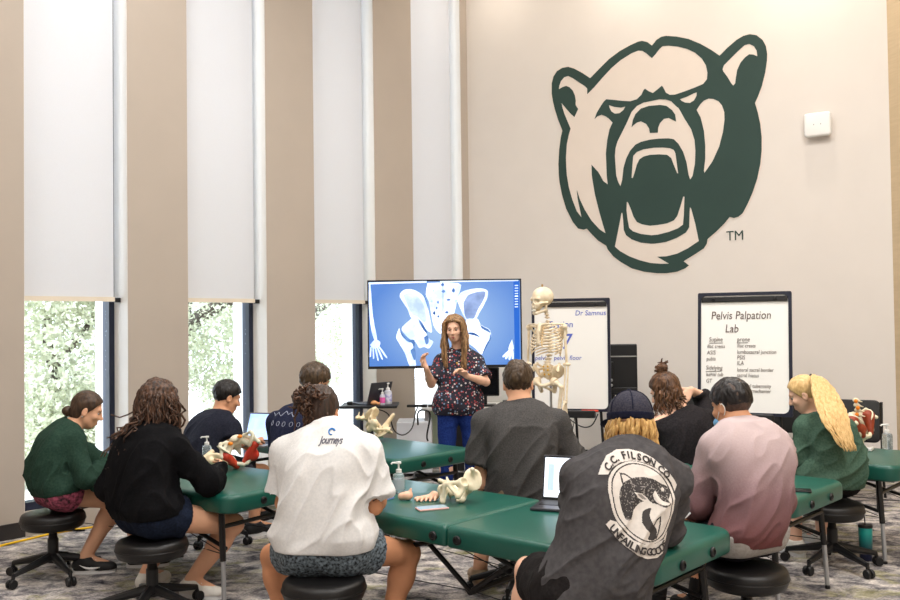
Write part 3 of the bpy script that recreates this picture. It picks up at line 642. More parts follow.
for s, x, y, h in (('Pelvis Palpation', 711, 319.5, 8.4), ('Lab', 725, 332.5, 8.4), ('Supine', 709, 341.5, 4.6), ('iliac crests', 707, 348, 3.8), ('ASIS', 707, 354.5, 4.2), ('pubis', 706.5, 360.5, 3.9), ('Sidelying', 706, 369.5, 4.2), ('ischial tub', 706, 376, 3.8), ('GT', 706, 382.5, 4),
                   ('prone', 737, 341.5, 4.6), ('iliac crests', 737, 347.5, 3.8), ('lumbosacral junction', 737, 353.8, 4), ('PSIS', 737, 359.5, 4.2), ('ILA', 737, 365, 4.2), ('lateral sacral border', 737, 371.5, 3.8), ('sacral hiatus', 737, 377, 3.8), ('sacral tuberosity', 741, 387.5, 3.8), ('greater trochanter', 737, 392.5, 3.8)):
    write(wb2, F2, s, x, y, h, INK_k, None, 7.25, xs=0.8 if h < 6 else 0.8)
for (x0, x1, y) in ((709, 723, 343.2), (737, 748, 343), (706, 722, 371.3)):
    p, q = PP(x0, y, at2(0, 1.3), nf2), PP(x1, y - .3, at2(0, 1.3), nf2); mb = MB(); mb.tube([p + nf2 * .007, q + nf2 * .007], .0022, 6); mb.out('handwriting', INK_k, wb2)
mb = MB(); p = at1(0.1, zat(411, 8.3) + .01, .075); mb.tube([p, p + ux1 * .15], .011, 10); tag(mb.out('marker', mat('red_marker', (222, 62, 34), 0.4, var=.03)), 'red marker lying on the tray of the whiteboard with the 7', 'marker')
# ---------------------------------------------------------------- desk, monitors, overbed table and clutter at the back
def table_box(name, label, cat, c, sx, sy, h, m, legm, rot=0, th=.03, group=None):
    r = empty(name, (c[0], c[1], 0), label, cat, group, rot); mb = MB(); mb.box((0, 0, h - th / 2), (sx, sy, th), None, .006); mb.out('desktop', m, r, smooth=False, world=False)
    for x in (-1, 1):
        for y in (-1, 1): mb = MB(); mb.box((x * (sx / 2 - .05), y * (sy / 2 - .05), (h - th) / 2), (.035, .035, h - th), None, .004); mb.out('leg', legm, r, smooth=False, world=False)
    return r
dk = PD(478, 412, 9.0); DZ = 0.66
desk = table_box('desk', 'long white desk behind the presenter below the television', 'desk', (dk[0], dk[1]), 1.12, .5, DZ, M_white, M_alu)
mb = MB(); mb.box((0, .22, .4), (1.0, .02, .4)); mb.out('back_panel', mat('pale_green_panel', (206, 222, 196), .5, var=.03), desk, smooth=False, world=False)
def monitor(c, yaw, w, h, zb, label, lip=True, mm=None):
    r = empty('computer_monitor', (c[0], c[1], zb), label, 'monitor', None, yaw)
    mb = MB(); mb.box((0, 0, .1 + h / 2), (w, .03, h), None, .008); mb.out('housing', M_black, r, smooth=False, world=False)
    mb = MB(); mb.box((0, -.0165, .1 + h / 2), (w - .03, .004, h - .03)); mb.out('screen', mat('dark_glass', (16, 20, 32), .15, var=.1), r, smooth=False, world=False)
    mb = MB(); mb.box((0, .03, .1), (.06, .03, .2)); mb.box((0, .03, .008), (.24, .18, .016), None, .004); mb.out('stand', M_black, r, smooth=False, world=False); return r
mc = PD(484, 390, 8.85); monitor(mc, 0, .30, .28, DZ, 'dark blank monitor on the white desk just below the television')
def easel_cart():
    c = PD(621, 385, 8.9); r = empty('equipment_cart', (c[0], c[1], 0), 'black equipment cart with a monitor back beside the whiteboard with the 7', 'cart', None, -.1)
    mb = MB(); mb.box((0, 0, 1.0), (.32, .05, .5), None, .01); mb.out('monitor_back', M_black, r, smooth=False, world=False)
    mb = MB(); mb.box((0, -.03, 1.13), (.31, .012, .012)); mb.out('edge_strip', mat('grey_strip', (150, 150, 146), .5, var=.03), r, smooth=False, world=False)
    mb = MB(); mb.box((-.1, -.05, .95), (.05, .06, .26), None, .008); mb.box((0, -.04, .8), (.3, .06, .05), None, .006); mb.out('bracket', M_blackm, r, smooth=False, world=False)
    mb = MB(); mb.tube([(-.08, 0, .03), (-.08, 0, .8)], .02, 10); mb.out('pole', M_blackm, r, world=False)
    mb = MB(); mb.box((0, 0, .03), (.45, .4, .04), None, .01); mb.out('base', M_blackm, r, smooth=False, world=False)
    for q in (-.08, -.13): mb = MB(); mb.lathe([(.003, 0), (.016, 0), (.013, .012), (.003, .014)], (-.1, q * 0 - .08, .98 + q), 10, cols((1, 0, 0), (0, 0, 1), (0, -1, 0))); mb.out('bolt', M_steel, r, world=False)
easel_cart()
ot = PD(370, 404, 8.0); OZ = ot[2]
ob = empty('overbed_table', (ot[0], ot[1], 0), 'narrow black topped adjustable table holding the dark laptop by the window', 'table')
mb = MB(); mb.box((0, 0, OZ - .012), (.50, .36, .024), None, .006); mb.out('table_top', M_black, ob, smooth=False, world=False)
mb = MB(); mb.box((.0, 0, OZ / 2 - .02), (.06, .045, OZ - .08), None, .006); mb.out('column', mat('dark_column', (52, 56, 66), .4, var=.04), ob, smooth=False, world=False)
mb = MB(); mb.box((.0, 0, OZ - .07), (.045, .04, .1), None, .004); mb.out('inner_column', M_alu, ob, smooth=False, world=False)
mb = MB(); mb.box((0, 0, .03), (.5, .06, .03), None, .008); mb.box((-.22, 0, .03), (.05, .4, .03), None, .008); mb.box((.22, 0, .03), (.05, .4, .03), None, .008); mb.out('base', M_alu, ob, smooth=False, world=False)
M_laptop = mat('laptop_grey', (74, 74, 80), 0.35, metal=0.6, var=0.03); M_lapsilver = mat('laptop_silver', (168, 170, 174), 0.35, metal=0.6, var=0.02)
def laptop(c, facing, label, w=.31, d=.21, op=105, body=None, screen=None, lines=True):
    """facing: direction the screen looks towards (to its user)"""
    f = nrm(V(facing[0], facing[1], 0)); x = V(-f[1], f[0], 0); body = body or M_lapsilver
    r = empty('laptop', c, label, 'laptop'); Rb = cols(x, f, V(0, 0, 1)); c = np.asarray(c, float)
    mb = MB(); mb.box(c + V(0, 0, .008), (w, d, .014), Rb, .004); mb.out('base', body, r, smooth=False)
    mb = MB(); mb.box(c + f * -.03 + V(0, 0, .0155), (w - .04, d * .5, .002), Rb); mb.out('keyboard', M_black, r, smooth=False)
    a = math.radians(op); up = f * math.cos(a) + V(0, 0, math.sin(a)); n = np.cross(x, up); n = n if n @ f > 0 else -n
    hc = c - f * (d / 2) + V(0, 0, .016); Rl = cols(x, up, n)
    mb = MB(); mb.box(hc + up * d / 2, (w, d, .007), Rl, .003); ld = mb.out('lid', body, r, smooth=False)
    mb = MB(); mb.box(hc + up * d / 2 + n * .0038, (w - .006, d - .006, .001), Rl); mb.out('screen_border', M_black, ld, smooth=False)
    mb = MB(); mb.box(hc + up * d / 2 + n * .0045, (w - .018, d - .022, .001), Rl); sc_ = mb.out('screen', screen or SCR_w, ld, smooth=False)
    if lines:
        mb = MB()
        for k in range(7): mb.box(hc + up * (d * (.15 + .1 * k)) + x * (w * (.06 if k % 2 else .1)) + n * .0053, (w * (.5 - .08 * (k % 3)), .004, .0006), Rl)
        mb.box(hc + up * d * .5 - x * w * .36 + n * .0053, (w * .1, d * .6, .0006), Rl); mb.out('page_lines', glow('screen_text', (170, 190, 225), .9), ld, smooth=False)
    return r, hc, up, n, x
SCR_w = glow('laptop_page', (226, 236, 252), 0.95, (238, 244, 255)); SCR_b = glow('laptop_blue', (150, 184, 232), 0.9, (176, 204, 242))
lp, hc, up, n, x = laptop(V(ot[0] + .0, ot[1] + .02, OZ + .0), V(-.75, .66, 0), 'dark grey laptop seen from behind on the narrow black table', .26, .19, 108, M_laptop, lines=False)
mb = MB(); mb.lathe([(.002, 0), (.012, 0), (.012, .001), (.002, .001)], hc + up * .1 - n * .0045, 16, cols(x, -up, -n)); mb.out('lid_emblem', M_black, lp)
def pump_bottle(c, h, r, label, body=None, lab=None, tint=None, group=None):
    o = empty('pump_bottle', c, label, 'bottle', group); c = np.asarray(c, float)
    mb = MB(); mb.lathe([(r * .3, 0), (r * .95, 0), (r, h * .03), (r, h * .52), (r * .9, h * .6), (r * .45, h * .65), (r * .42, h * .67)], c, 20); mb.out('body', body or M_clear, o)
    mb = MB(); mb.lathe([(r * .1, h * .655), (r * .5, h * .655), (r * .5, h * .75), (r * .4, h * .76), (r * .16, h * .77), (r * .16, h * .92), (r * .45, h * .93), (r * .45, h * .99), (r * .1, h)], c, 16)
    mb.tube([c + V(0, 0, h * .96), c + V(-r * 1.1, -.1 * r, h * .96), c + V(-r * 1.3, -.1 * r, h * .92)], r * .17, 8); mb.out('pump', M_white, o)
    if lab: mb = MB(); mb.lathe([(r * 1.005, h * .12), (r * 1.012, h * .13), (r * 1.012, h * .45), (r * 1.005, h * .46)], c, 20); mb.out('label_band', lab, o)
    return o
pump_bottle(V(*PD(388, 402, 7.98)[:2], OZ), .19, .036, 'white labelled pump bottle behind the dark laptop', mat('frosted', (226, 228, 240), .3, trans=.3, var=.01), mat('violet_label', (150, 150, 205), .5, rgb2=(232, 232, 244), scale=40), group=None)
pb = pump_bottle(V(*PD(382.5, 402, 7.9)[:2], OZ), .145, .024, 'small pink capped bottle between laptop and white pump bottle', mat('frosted', (226, 228, 240)), mat('pink_label', (226, 96, 170), .5, var=.04))
pump_bottle(on_table('T1', 399, 493) * 1.0, .165, .030, 'clear hand sanitizer pump bottle on the nearest massage table', lab=mat('gel_label', (206, 218, 226), .3, trans=.4, var=.02))
pump_bottle(on_table('T2', 207, 461), .165, .030, 'hand sanitizer pump bottle behind the curly haired woman on the left table')
pump_bottle(on_table('T5', 887.5, 449), .17, .034, 'clear hand sanitizer pump bottle on the far right massage table')
mb = MB(); p0 = V(*PD(374, 404, 7.9)[:2], OZ); mb.ball(p0 + V(0, 0, .02), (.035, .022, .02)); mb.ball(p0 + V(-.03, 0, .04), (.012, .012, .02)); mb.ball(p0 + V(.04, 0, .012), (.03, .014, .012)); tag(mb.out('bone_model', mat('apricot_bone', (232, 168, 112), .5, var=.06)), 'small apricot coloured bone model on the narrow black table', 'bone model')
mb = MB(); mb.box(V(*PD(350, 404, 7.95)[:2], OZ + .015), (.05, .05, .03), None, .008); tag(mb.out('puck', M_black), 'small black puck at the left end of the narrow black table', 'puck')
# clutter on the desk
mb = MB(); mb.box(PD(512, 408, 8.85) * V(1, 1, 0) + V(0, 0, DZ + .012), (.26, .12, .024), None, .006); mb.box(PD(508, 404, 8.86) * V(1, 1, 0) + V(0, 0, DZ + .035), (.08, .08, .04), rz(.5), .006); tag(mb.out('desk_phone', M_black), 'black desk device on the white desk right of the presenter', 'device')
mb = MB(); mb.box(PD(527, 411, 8.75) * V(1, 1, 0) + V(0, 0, DZ + .012), (.07, .04, .024), None, .005); tag(mb.out('box', mat('kraft', (196, 152, 104), .7, var=.05)), 'small tan box on the white desk behind the man in grey', 'box')
mb = MB(); mb.box(PD(417, 402, 8.85) * V(1, 1, 0) + V(0, 0, DZ + .012), (.2, .05, .024), None, .006); mb.box(PD(431, 402, 8.85) * V(1, 1, 0) + V(0, 0, DZ + .012), (.06, .06, .02), None, .006); tag(mb.out('adapter_strip', M_black), 'black adapter strip on the left end of the white desk', 'adapter')
mb = MB(); cc = PD(415, 430, 8.9); mb.box(V(cc[0], cc[1], .28), (.34, .36, .5), None, .012); pc = tag(mb.out('cabinet', mat('pale_cabinet', (214, 216, 222), .45, var=.02), smooth=False), 'pale grey cabinet under the left end of the white desk', 'cabinet')
# black stacking chairs by the right wall
def chair(c, yaw, label):
    r = empty('stacking_chair', (c[0], c[1], 0), label, 'chair', 'black chairs along the back wall', yaw)
    v, f = slab_round(-.235, .235, .2, (.05,) * 4, 0, .03, .012); v = v @ np.array(cols((1, 0, 0), (0, 0.17, .985), (0, -.985, .17))).T + V(0, .22, .72); obj('backrest', v, f, M_leather, r, world=False)
    v, f = slab_round(-.22, .22, .21, (.05,) * 4, .43, .47, .015); obj('seat', v, f, M_leather, r, world=False)
    for s in (-1, 1):
        mb = MB(); mb.tube(smooth_path([(s * .235, .27, .9), (s * .24, .2, .5), (s * .24, .22, .25), (s * .25, .26, 0)], 5), .011, 8); mb.out('leg', M_blackm, r, world=False)
        mb = MB(); mb.tube(smooth_path([(s * .23, .2, .45), (s * .24, -.19, .44), (s * .245, -.22, .2), (s * .25, -.24, 0)], 5), .011, 8); mb.out('leg', M_blackm, r, world=False)
    r.scale = (1, 1, .87)
    return r
chair(PD(846, 420, 7.35), -.55, 'black stacking chair against the wall behind the pelvis model at right')
chair(PD(788, 425, 7.95), -.55, 'black chair beside the pelvis landmark whiteboard, behind the blonde woman')
chair(PD(700, 440, 7.9), -.5, 'black chair half hidden below the pelvis landmark whiteboard')
# ---------------------------------------------------------------- wall things
ap = PP(818, 125, B0 - NB * 0.05, NB); r = empty('access_point', ap + V(0, 0, -.12), 'square white wireless access point high on the wall right of the bear', 'access point'); RA = cols(BW, V(0, 0, 1), -NB)
v, f = slab_round(-.118, .118, .112, (.03,) * 4, 0, .045, .02); obj('cover', (v @ np.asarray(RA).T) + ap, f, M_white, r)
mb = MB(); mb.box(ap + NB * .026, (.15, .15, .04), RA); mb.out('mount', M_white, r, smooth=False)
for s in (-1, 1): mb = MB(); mb.box(ap - NB * .0455 + BW * .03 * s, (.006, .012, .002), RA); mb.out('status_light', mat('grey_dot', (120, 120, 125), .4), r, smooth=False)
TILE = {'A': (545, 30), 'B': (650, 30), 'C': (545, 100), 'D': (650, 100), 'E': (545, 170), 'F': (650, 170), 'G': (600, 215)}
def loop(s):
    out = []; t = None
    for tok in s.split():
        if tok in TILE: t = TILE[tok]; continue
        a, b = tok.split(','); p = PP(t[0] + float(a) / 7.5, t[1] + float(b) / 7.5, B0, NB) - B0; out.append((p @ BW, p[2]))
    q = []                       # soften gentle bends, keep the points sharp
    n = len(out)
    for i in range(n):
        a, b, c = np.array(out[i - 1]), np.array(out[i]), np.array(out[(i + 1) % n]); u, v = b - a, c - b
        if np.linalg.norm(u) < 1e-4 or np.linalg.norm(v) < 1e-4: continue
        cs = (u @ v) / (np.linalg.norm(u) * np.linalg.norm(v))
        if cs > 0.55: q += [tuple(b - u * .22), tuple(b + v * .0 + (v * .1 - u * .1) * .0), tuple(b + v * .22)]
        else: q.append(tuple(b))
    return q
BEAR = ["A 340,362 400,300 480,220 560,160 640,115 700,88 730,82 770,92 803,118 B 50,75 85,52 120,45 200,50 290,68 380,105 460,150 523,193 580,135 650,75 700,45 750,32 800,40 845,75 870,120 880,180 878,230 865,320 840,420 810,500 788,548 D 808,90 828,180 838,280 838,380 828,480 805,590 F 800,80 770,170 730,260 695,325 665,350 630,360 598,352 560,400 500,460 433,518 G 802,215 780,250 720,290 628,347 668,378 640,400 580,425 500,437 430,437 330,425 240,400 160,355 100,310 60,260 48,230 E 400,530 350,480 315,440 290,448 250,440 210,390 160,290 130,190 110,90 C 105,560 102,480 108,370 120,280 132,230 100,150 75,70 A 62,540 52,480 52,400 65,350 90,310 130,285 175,277 220,290 280,322",
        "A 318,482 370,430 430,360 500,285 570,225 650,175 700,155 730,157 760,175 803,212 B 40,185 70,145 95,122 140,118 210,125 280,143 340,172 390,215 420,265 432,320 428,370 400,405 330,435 250,465 190,485 150,487 120,470 100,430 90,418 A 840,450 810,473 780,460 750,440 738,455 725,485 690,520 640,535 580,532 520,525 460,520 440,540 C 420,45 390,95 372,145 395,122 425,112 455,122 480,140 508,170 485,220 468,300 458,400 462,500 E 465,50 472,108 440,85 410,45 C 435,600 400,540 350,485 352,560 E 355,60 375,180 410,320 455,475 410,445 350,380 300,300 262,220 240,150 245,210 260,280 275,355 240,310 205,220 180,130 165,40 C 160,500 158,430 165,330 180,260 193,215 170,160 145,100 130,50 125,22 160,65 195,105 222,128 250,68 232,40 A 230,555 232,530 225,490 210,455 185,430 160,420 135,428 105,445 108,420 120,385 145,355 175,345 210,362 260,395 300,422 318,440",
        "C 482,40 520,52 570,58 603,50 590,75 560,100 525,103 498,85 484,55", "B 225,520 280,500 330,475 352,468 350,495 330,530 300,548 265,545 238,532",
        "B 545,295 555,265 600,220 660,160 710,115 745,105 780,122 800,155 806,198 775,185 745,183 715,205 680,245 655,300 645,360 640,400 625,418 610,400 580,350 550,310",
        "D 350,75 B 380,555 405,530 440,515 475,517 515,535 540,565 D 558,90 560,150 548,240 520,350 470,460 410,547 405,530 415,440 415,340 405,230 380,130",
        "C 525,420 530,360 545,310 580,240 615,170 650,90 690,45 740,20 A 850,522 900,518 B 60,520 120,522 160,535 200,575 D 215,60 260,140 310,220 335,300 342,380 338,480 320,570 302,597 290,560 275,470 250,390 215,330 180,295 140,288 70,290 0,298 C 720,315 680,335 640,380 610,440 590,510 580,600 E 567,122 550,90 535,40",
        "C 650,205 660,150 680,105 720,65 780,45 860,38 D 80,38 125,45 165,75 190,110 197,163 170,150 140,135 105,142 75,175 62,210 60,245 C 787,248 782,215 760,180 720,160 690,170 665,190",
        "C 650,585 655,510 662,420 690,390 740,370 820,358 D 100,357 150,362 180,375 192,400 200,460 212,550 205,550 180,490 160,435 130,412 70,408 C 787,412 740,425 710,445 690,485 675,540 660,585",
        "E 615,240 612,300 620,370 632,435 660,460 720,480 800,490 F 60,485 140,465 210,438 248,410 255,340 260,200 250,200 230,270 205,345 180,378 130,400 60,412 E 787,418 730,408 690,390 665,350 640,280 622,240",
        "E 575,320 560,400 540,500 525,575 G 150,270 220,310 300,340 380,360 460,366 518,365 430,313 500,310 580,290 660,250 742,195 F 340,400 310,290 300,278 297,340 295,430 270,470 200,510 120,540 40,552 E 800,553 720,545 650,520 610,490 592,450 588,380 582,325"]
lps = [loop(s) for s in BEAR]
bc = PP(660, 155, B0, NB); em = empty('wall_emblem', V(bc[0], bc[1], bc[2] - 1.1), 'giant dark green roaring bear head emblem on the back wall', 'emblem')
flat('pale_backing', [lps[0]], mat('emblem_pale', (222, 210, 199), .8, var=.01), B0 - NB * .002, BW, V(0, 0, 1), em, .001, 0.012)
flat('green_shape', lps, mat('emblem_green', (38, 62, 56), .7, var=.05, scale=2), B0 - NB * .0045, BW, V(0, 0, 1), em, .0012)
p = PP(726.3, 240.7, B0, NB); text('trademark_letters', 'TM', mat('emblem_green', (38, 62, 56)), p - NB * .004, BW, V(0, 0, 1), em, .135, 0, 'LEFT', .001, 0.0, 0.92)
# ---------------------------------------------------------------- small models and devices on the tables
def pelvis_prims(c, R, s, sacrum=True, k=.011):
    T = lambda *q: np.asarray(c) + np.asarray(R) @ (V(*q) * s); p = []
    for m in (-1, 1):
        Rw = np.asarray(R) @ cols((math.cos(.55), m * .35, m * -.45 * 1), (-.3 * m * 1, 1, .1), (m * .5, -.1, .85))
        p += [E(T(m * .092, -.012, .055), V(.010, .064, .060) * s, Rw, k), C(T(m * .06, -.06, .075), T(m * .125, .045, .06), .011 * s, .011 * s, k), C(T(m * .06, -.06, .075), T(m * .1, -.02, .112), .009 * s, None, k), C(T(m * .1, -.02, .112), T(m * .125, .045, .06), .009 * s, None, k),
              E(T(m * .078, .02, -.022), V(.034, .034, .034) * s, None, k), E(T(m * .105, .03, -.026), V(.024, .024, .024) * s, None, .004, '-'),
              C(T(m * .07, .035, -.03), T(m * .012, .062, -.05), .012 * s, .014 * s, k), C(T(m * .074, .0, -.04), T(m * .058, -.012, -.095), .019 * s, .017 * s, k), C(T(m * .058, -.01, -.095), T(m * .014, .055, -.06), .011 * s, .010 * s, k), C(T(m * .07, -.03, .02), T(m * .035, -.062, .045), .02 * s, .022 * s, k)]
    if sacrum: p += [C(T(0, -.058, .06), T(0, -.078, -.01), .042 * s, .024 * s, k, (np.asarray(R) @ V(0, 1, 0), .5)), C(T(0, -.078, -.01), T(0, -.055, -.055), .02 * s, .008 * s, k), E(T(0, -.048, .085), V(.03, .022, .018) * s, R, k)]
    return p
def spine_prims(a, b, n, r, back, k=.008):
    p = []; a, b = np.asarray(a), np.asarray(b); d = nrm(b - a); lat = nrm(np.cross(d, back))
    for i in range(n):
        c = a + (b - a) * (i + .5) / n; p += [E(c, (r, r, r * .8), None, k), C(c, c + nrm(back) * r * 2.0 - d * r * .5, r * .35, r * .22, k), C(c - lat * r * 1.7, c + lat * r * 1.7, r * .25, r * .25, k)]
    return p
def rotm(rx=0, ry=0, rz_=0): return np.array(Matrix.Rotation(rz_, 3, 'Z') @ Matrix.Rotation(ry, 3, 'Y') @ Matrix.Rotation(rx, 3, 'X'))
def settle(v, z): v = np.array(v); v[:, 2] += z - v[:, 2].min(); return v
# ivory pelvis on its side on the nearest table
c = PZ(456, 497, .70); c = on_table('T1', 456, 503) + V(0, .0, .09)
v, F = sdf(pelvis_prims(c, rotm(1.1, .35, 2.5), .86), .0045); v = settle(v, TOP); tag(obj('pelvis_model', v, F, M_ivory), 'ivory white pelvis bone model beside the phone on the nearest table', 'pelvis model')
c = on_table('T1', 407, 500); v, F = sdf([E(c + V(0, 0, .022), (.03, .022, .022), None, .01), E(c + V(-.03, 0, .018), (.016, .016, .018), None, .01), C(c + V(.01, 0, .02), c + V(.02, 0, .055), .013, .006, .01)], .004); tag(obj('bone_fragment', settle(v, TOP), F, M_peach), 'rounded peach bone piece beside the sanitizer bottle', 'bone model')
c = on_table('T1', 426, 501); v, F = sdf([C(c + V(-.05, 0, .012), c + V(.05, .02, .02), .011, .016, .01)] + [C(c + V(-.04 + .022 * i, .0, .015), c + V(-.045 + .022 * i, -.02 - .01 * (i % 2), .005), .008, .005, .006) for i in range(5)] + [E(c + V(.04, .02, .03), (.02, .012, .018), None, .01)], .004); tag(obj('bone_fragment', settle(v, TOP), F, M_peach), 'jagged pale peach bone piece next to the ivory pelvis', 'bone model')
def phone(key, px, py, ang, label, m, L_=.15, W_=.075):
    c = on_table(key, px, py); o = empty('phone', c, label, 'phone'); R_ = rz(ang)
    mb = MB(); mb.box(c + V(0, 0, .0045), (L_, W_, .009), R_, .0035); mb.out('case', m, o, smooth=False)
    mb = MB(); mb.box(c + V(0, 0, .0095), (L_ - .008, W_ - .008, .001), R_); mb.out('face', mat('phone_face_' + m.name, (150, 176, 190) if m is not M_black else (26, 26, 30), .2, var=.03), o, smooth=False)
phone('T1', 432, 509, .35, 'phone in a pink and white case on the nearest table', mat('pink_case', (226, 178, 172), .5, var=.03))
phone('T1', 383, 500, 1.0, 'small phone by the elbow of the woman in white', mat('blue_case', (112, 140, 190), .4, var=.03), .12, .06)
phone('T4', 797, 491, -.35, 'black phone on the right end of the table behind the man in mauve', M_black, .14, .07)
phone('T1', 683, 516, 1.1, 'white edged phone at the right forearm of the man in the cap', mat('white_case', (224, 224, 222), .4, var=.02), .11, .05)
lp8 = on_table('T1', 566, 511); laptop(lp8 + V(.01, .06, 0), V(-.36, -.93, 0), 'open laptop with a white page at the elbow of the man in the cap', .30, .215, 104, M_laptop)
lp3 = on_table('T3', 262, 446); laptop(lp3 + V(-.07, .05, 0), V(-.35, -.94, 0), 'open laptop with pale blue screen in front of the man by the window', .31, .22, 112, M_lapsilver, SCR_b)
lp4 = on_table('T4', 690, 489); laptop(lp4 + V(0.02, .0, 0), V(.5, -.86, 0), 'nearly flat open laptop at the left hand of the man in mauve', .30, .2, 160, M_laptop, SCR_b)
c = on_table('T2', 240, 470) + V(0, .02, .07); Rp = rotm(-.5, .35, 3.5)
v, F = sdf(pelvis_prims(c, Rp, .95), .0045); pm = obj('pelvis_model', settle(v, TOP), F, mat('mottled_bone', (232, 222, 200), .5, rgb2=(205, 206, 186), scale=16, bump=.08)); dz = TOP - v[:, 2].min(); tag(pm, 'pelvis model with red muscles at the corner of the left table', 'pelvis model')
T = lambda *q: c + Rp @ (V(*q) * .95) + V(0, 0, dz)
v, F = sdf([C(T(s * .1, .03, .04), T(s * .05, .04, -.06), .034, .018, .02) for s in (1,)] + [E(T(-.06, .03, -.03), (.045, .035, .04), None, .02), C(T(-.1, .03, .04), T(0, .05, -.04), .024, .015, .02)], .0045); obj('muscle', v, F, M_muscle, pm)
for dq in ((-.03, -.03, .1), (.04, -.03, .075)): v, F = sdf([E(T(*dq), (.016, .012, .012), None, .01)], .004); obj('disc', v, F, M_orange, pm)
c = on_table('T2', 215, 473) + V(0, .02, .08); v, F = sdf([E(c, (.075, .03, .06), rotm(.2, .3, .4), .02), E(c + V(-.01, -.03, .01), (.05, .025, .04), rotm(.2, .3, .4), .02, '-'), C(c + V(-.07, 0, .02), c + V(-.03, .03, .06), .02, .015, .02), E(c + V(-.02, -.025, .012), (.018, .016, .018), None, .02)], .0045)
tag(obj('sacrum_model', settle(v, TOP), F, M_bone), 'cream coloured hip bone by the sleeve of the curly haired woman', 'bone model')
c = on_table('T3', 376, 441) + V(-.0, .05, .06); v, F = sdf(pelvis_prims(c, rotm(.4, .9, -.5), .92) + spine_prims(c + V(-.02, 0, .05), c + V(-.16, .03, .06), 4, .022, V(0, 0, 1)) + [C(c + V(.06, -.01, -.01), c + V(.13, 0, .08), .02, .014, .02)], .005)
tag(obj('pelvis_model', settle(v, TOP), F, M_bone), 'tan pelvis and lower spine model lying on the presenter side table', 'pelvis model')
cb = on_table('T5', 861, 450); r = empty('pelvis_model', cb, 'pelvis and lumbar spine model with rust muscles on a white stand at far right', 'pelvis model'); dB = cb[1]
mb = MB(); mb.box(cb + V(.01, 0, .012), (.13, .11, .024), rz(-.6), .006); mb.out('stand', M_white, r, smooth=False)
c = cb + V(-.0, 0, .15); Rp = rotm(-.1, .1, 3.75); v, F = sdf(pelvis_prims(c, Rp, .95), .0045); obj('bone', v, F, M_ivory, r)
v, F = sdf(spine_prims(c + V(-.01, .0, .07), c + V(-.03, .0, .2), 4, .02, V(.7, -.6, 0)), .0045); obj('lumbar_spine', v, F, M_ivory, r)
T = lambda *q: c + Rp @ (V(*q) * .95)
v, F = sdf([C(T(s * .1, .0, .065), T(s * .05, .05, -.04), .042, .016, .02) for s in (-1, 1)] + [E(T(.05, .02, .0), (.05, .03, .04), None, .02)], .0045); obj('muscle', v, F, M_rust, r)
mb = MB()
for q in ((-.035, -.03, .09), (-.03, -.035, .135), (-.04, -.03, .18), (-.07, -.04, .03)): mb = MB(); mb.ball(c + V(*q), (.013, .011, .014)); mb.out('disc', M_orange, r)
mb = MB(); mb.tube([cb + V(.0, 0, .02), cb + V(.0, 0, .09)], .02, 12); mb.out('post', M_ivory, r)
# ---------------------------------------------------------------- floor things
tb = PZ(866, 560, 0); r = empty('tumbler', tb, 'teal to navy tumbler with black straw on the carpet at right', 'tumbler')
m = bpy.data.materials.new('tumbler_fade'); m.use_nodes = True; nt = m.node_tree; g = nt.nodes.new('ShaderNodeTexCoord'); sx = nt.nodes.new('ShaderNodeSeparateXYZ'); rp = nt.nodes.new('ShaderNodeValToRGB'); nt.links.new(g.outputs['Generated'], sx.inputs[0]); nt.links.new(sx.outputs['Z'], rp.inputs['Fac']); nt.links.new(rp.outputs['Color'], nt.nodes['Principled BSDF'].inputs['Base Color'])
rp.color_ramp.elements[0].color = lin((22, 28, 58)) + (1,); rp.color_ramp.elements[0].position = .3; rp.color_ramp.elements[1].color = lin((26, 148, 140)) + (1,); rp.color_ramp.elements[1].position = .85; nt.nodes['Principled BSDF'].inputs['Roughness'].default_value = .3
mb = MB(); mb.lathe([(.01, 0), (.034, 0), (.037, .01), (.041, .195), (.04, .2), (.01, .2)], tb, 24); mb.out('body', m, r)
mb = MB(); mb.lathe([(.01, .2), (.042, .2), (.042, .213), (.038, .217), (.01, .217)], tb, 24); mb.out('lid', M_black, r)
mb = MB(); mb.tube([tb + V(0, 0, .21), tb + V(-.005, 0, .275)], .004, 8); mb.out('straw', M_black, r)
mb = MB(); mb.tube(smooth_path([PZ(-20, 551, .008), PZ(20, 541, .008), PZ(60, 532, .008), PZ(100, 526, .008), PZ(135, 519, .008)], 5), .008, 8); tag(mb.out('cable', mat('yellow_rubber', (240, 190, 20), .5, var=.03)), 'yellow cable along the dark baseboard at lower left', 'cable')
def cable(pts, rr, label, name='cable'): mb = MB(); mb.tube(smooth_path(pts, 6), rr, 6); tag(mb.out(name, M_blackm), label, 'cable')
cable([PD(375, 408.5, 8.1), PD(388, 414, 8.15), PD(394, 430, 8.2), PD(403, 435, 8.3), PD(412, 428, 8.45), PD(416, 411, 8.6), PD(420, 405, 8.68)], .006, 'grey cable hanging in a loop from the narrow black table to the desk')
cable([PD(418, 425, 8.5), PD(418, 413, 8.5), PD(423, 410, 8.5), PD(430, 414, 8.5), PD(427, 435, 8.5), PD(428, 441, 8.5)], .009, 'thick black cable looped below the desk left of the presenter')
cable([PD(565, 413, 8.45), PD(572, 421, 8.45), PD(583, 427, 8.45), PD(592, 425, 8.45), PD(598, 414, 8.45)], .006, 'black cable drooping below the tray of the whiteboard with the 7')
cable([PD(575, 414, 8.5), PD(573, 428, 8.5), PD(570, 440, 8.5), PD(580, 446, 8.5)], .004, 'thin black wire hanging straight under the whiteboard with the 7')
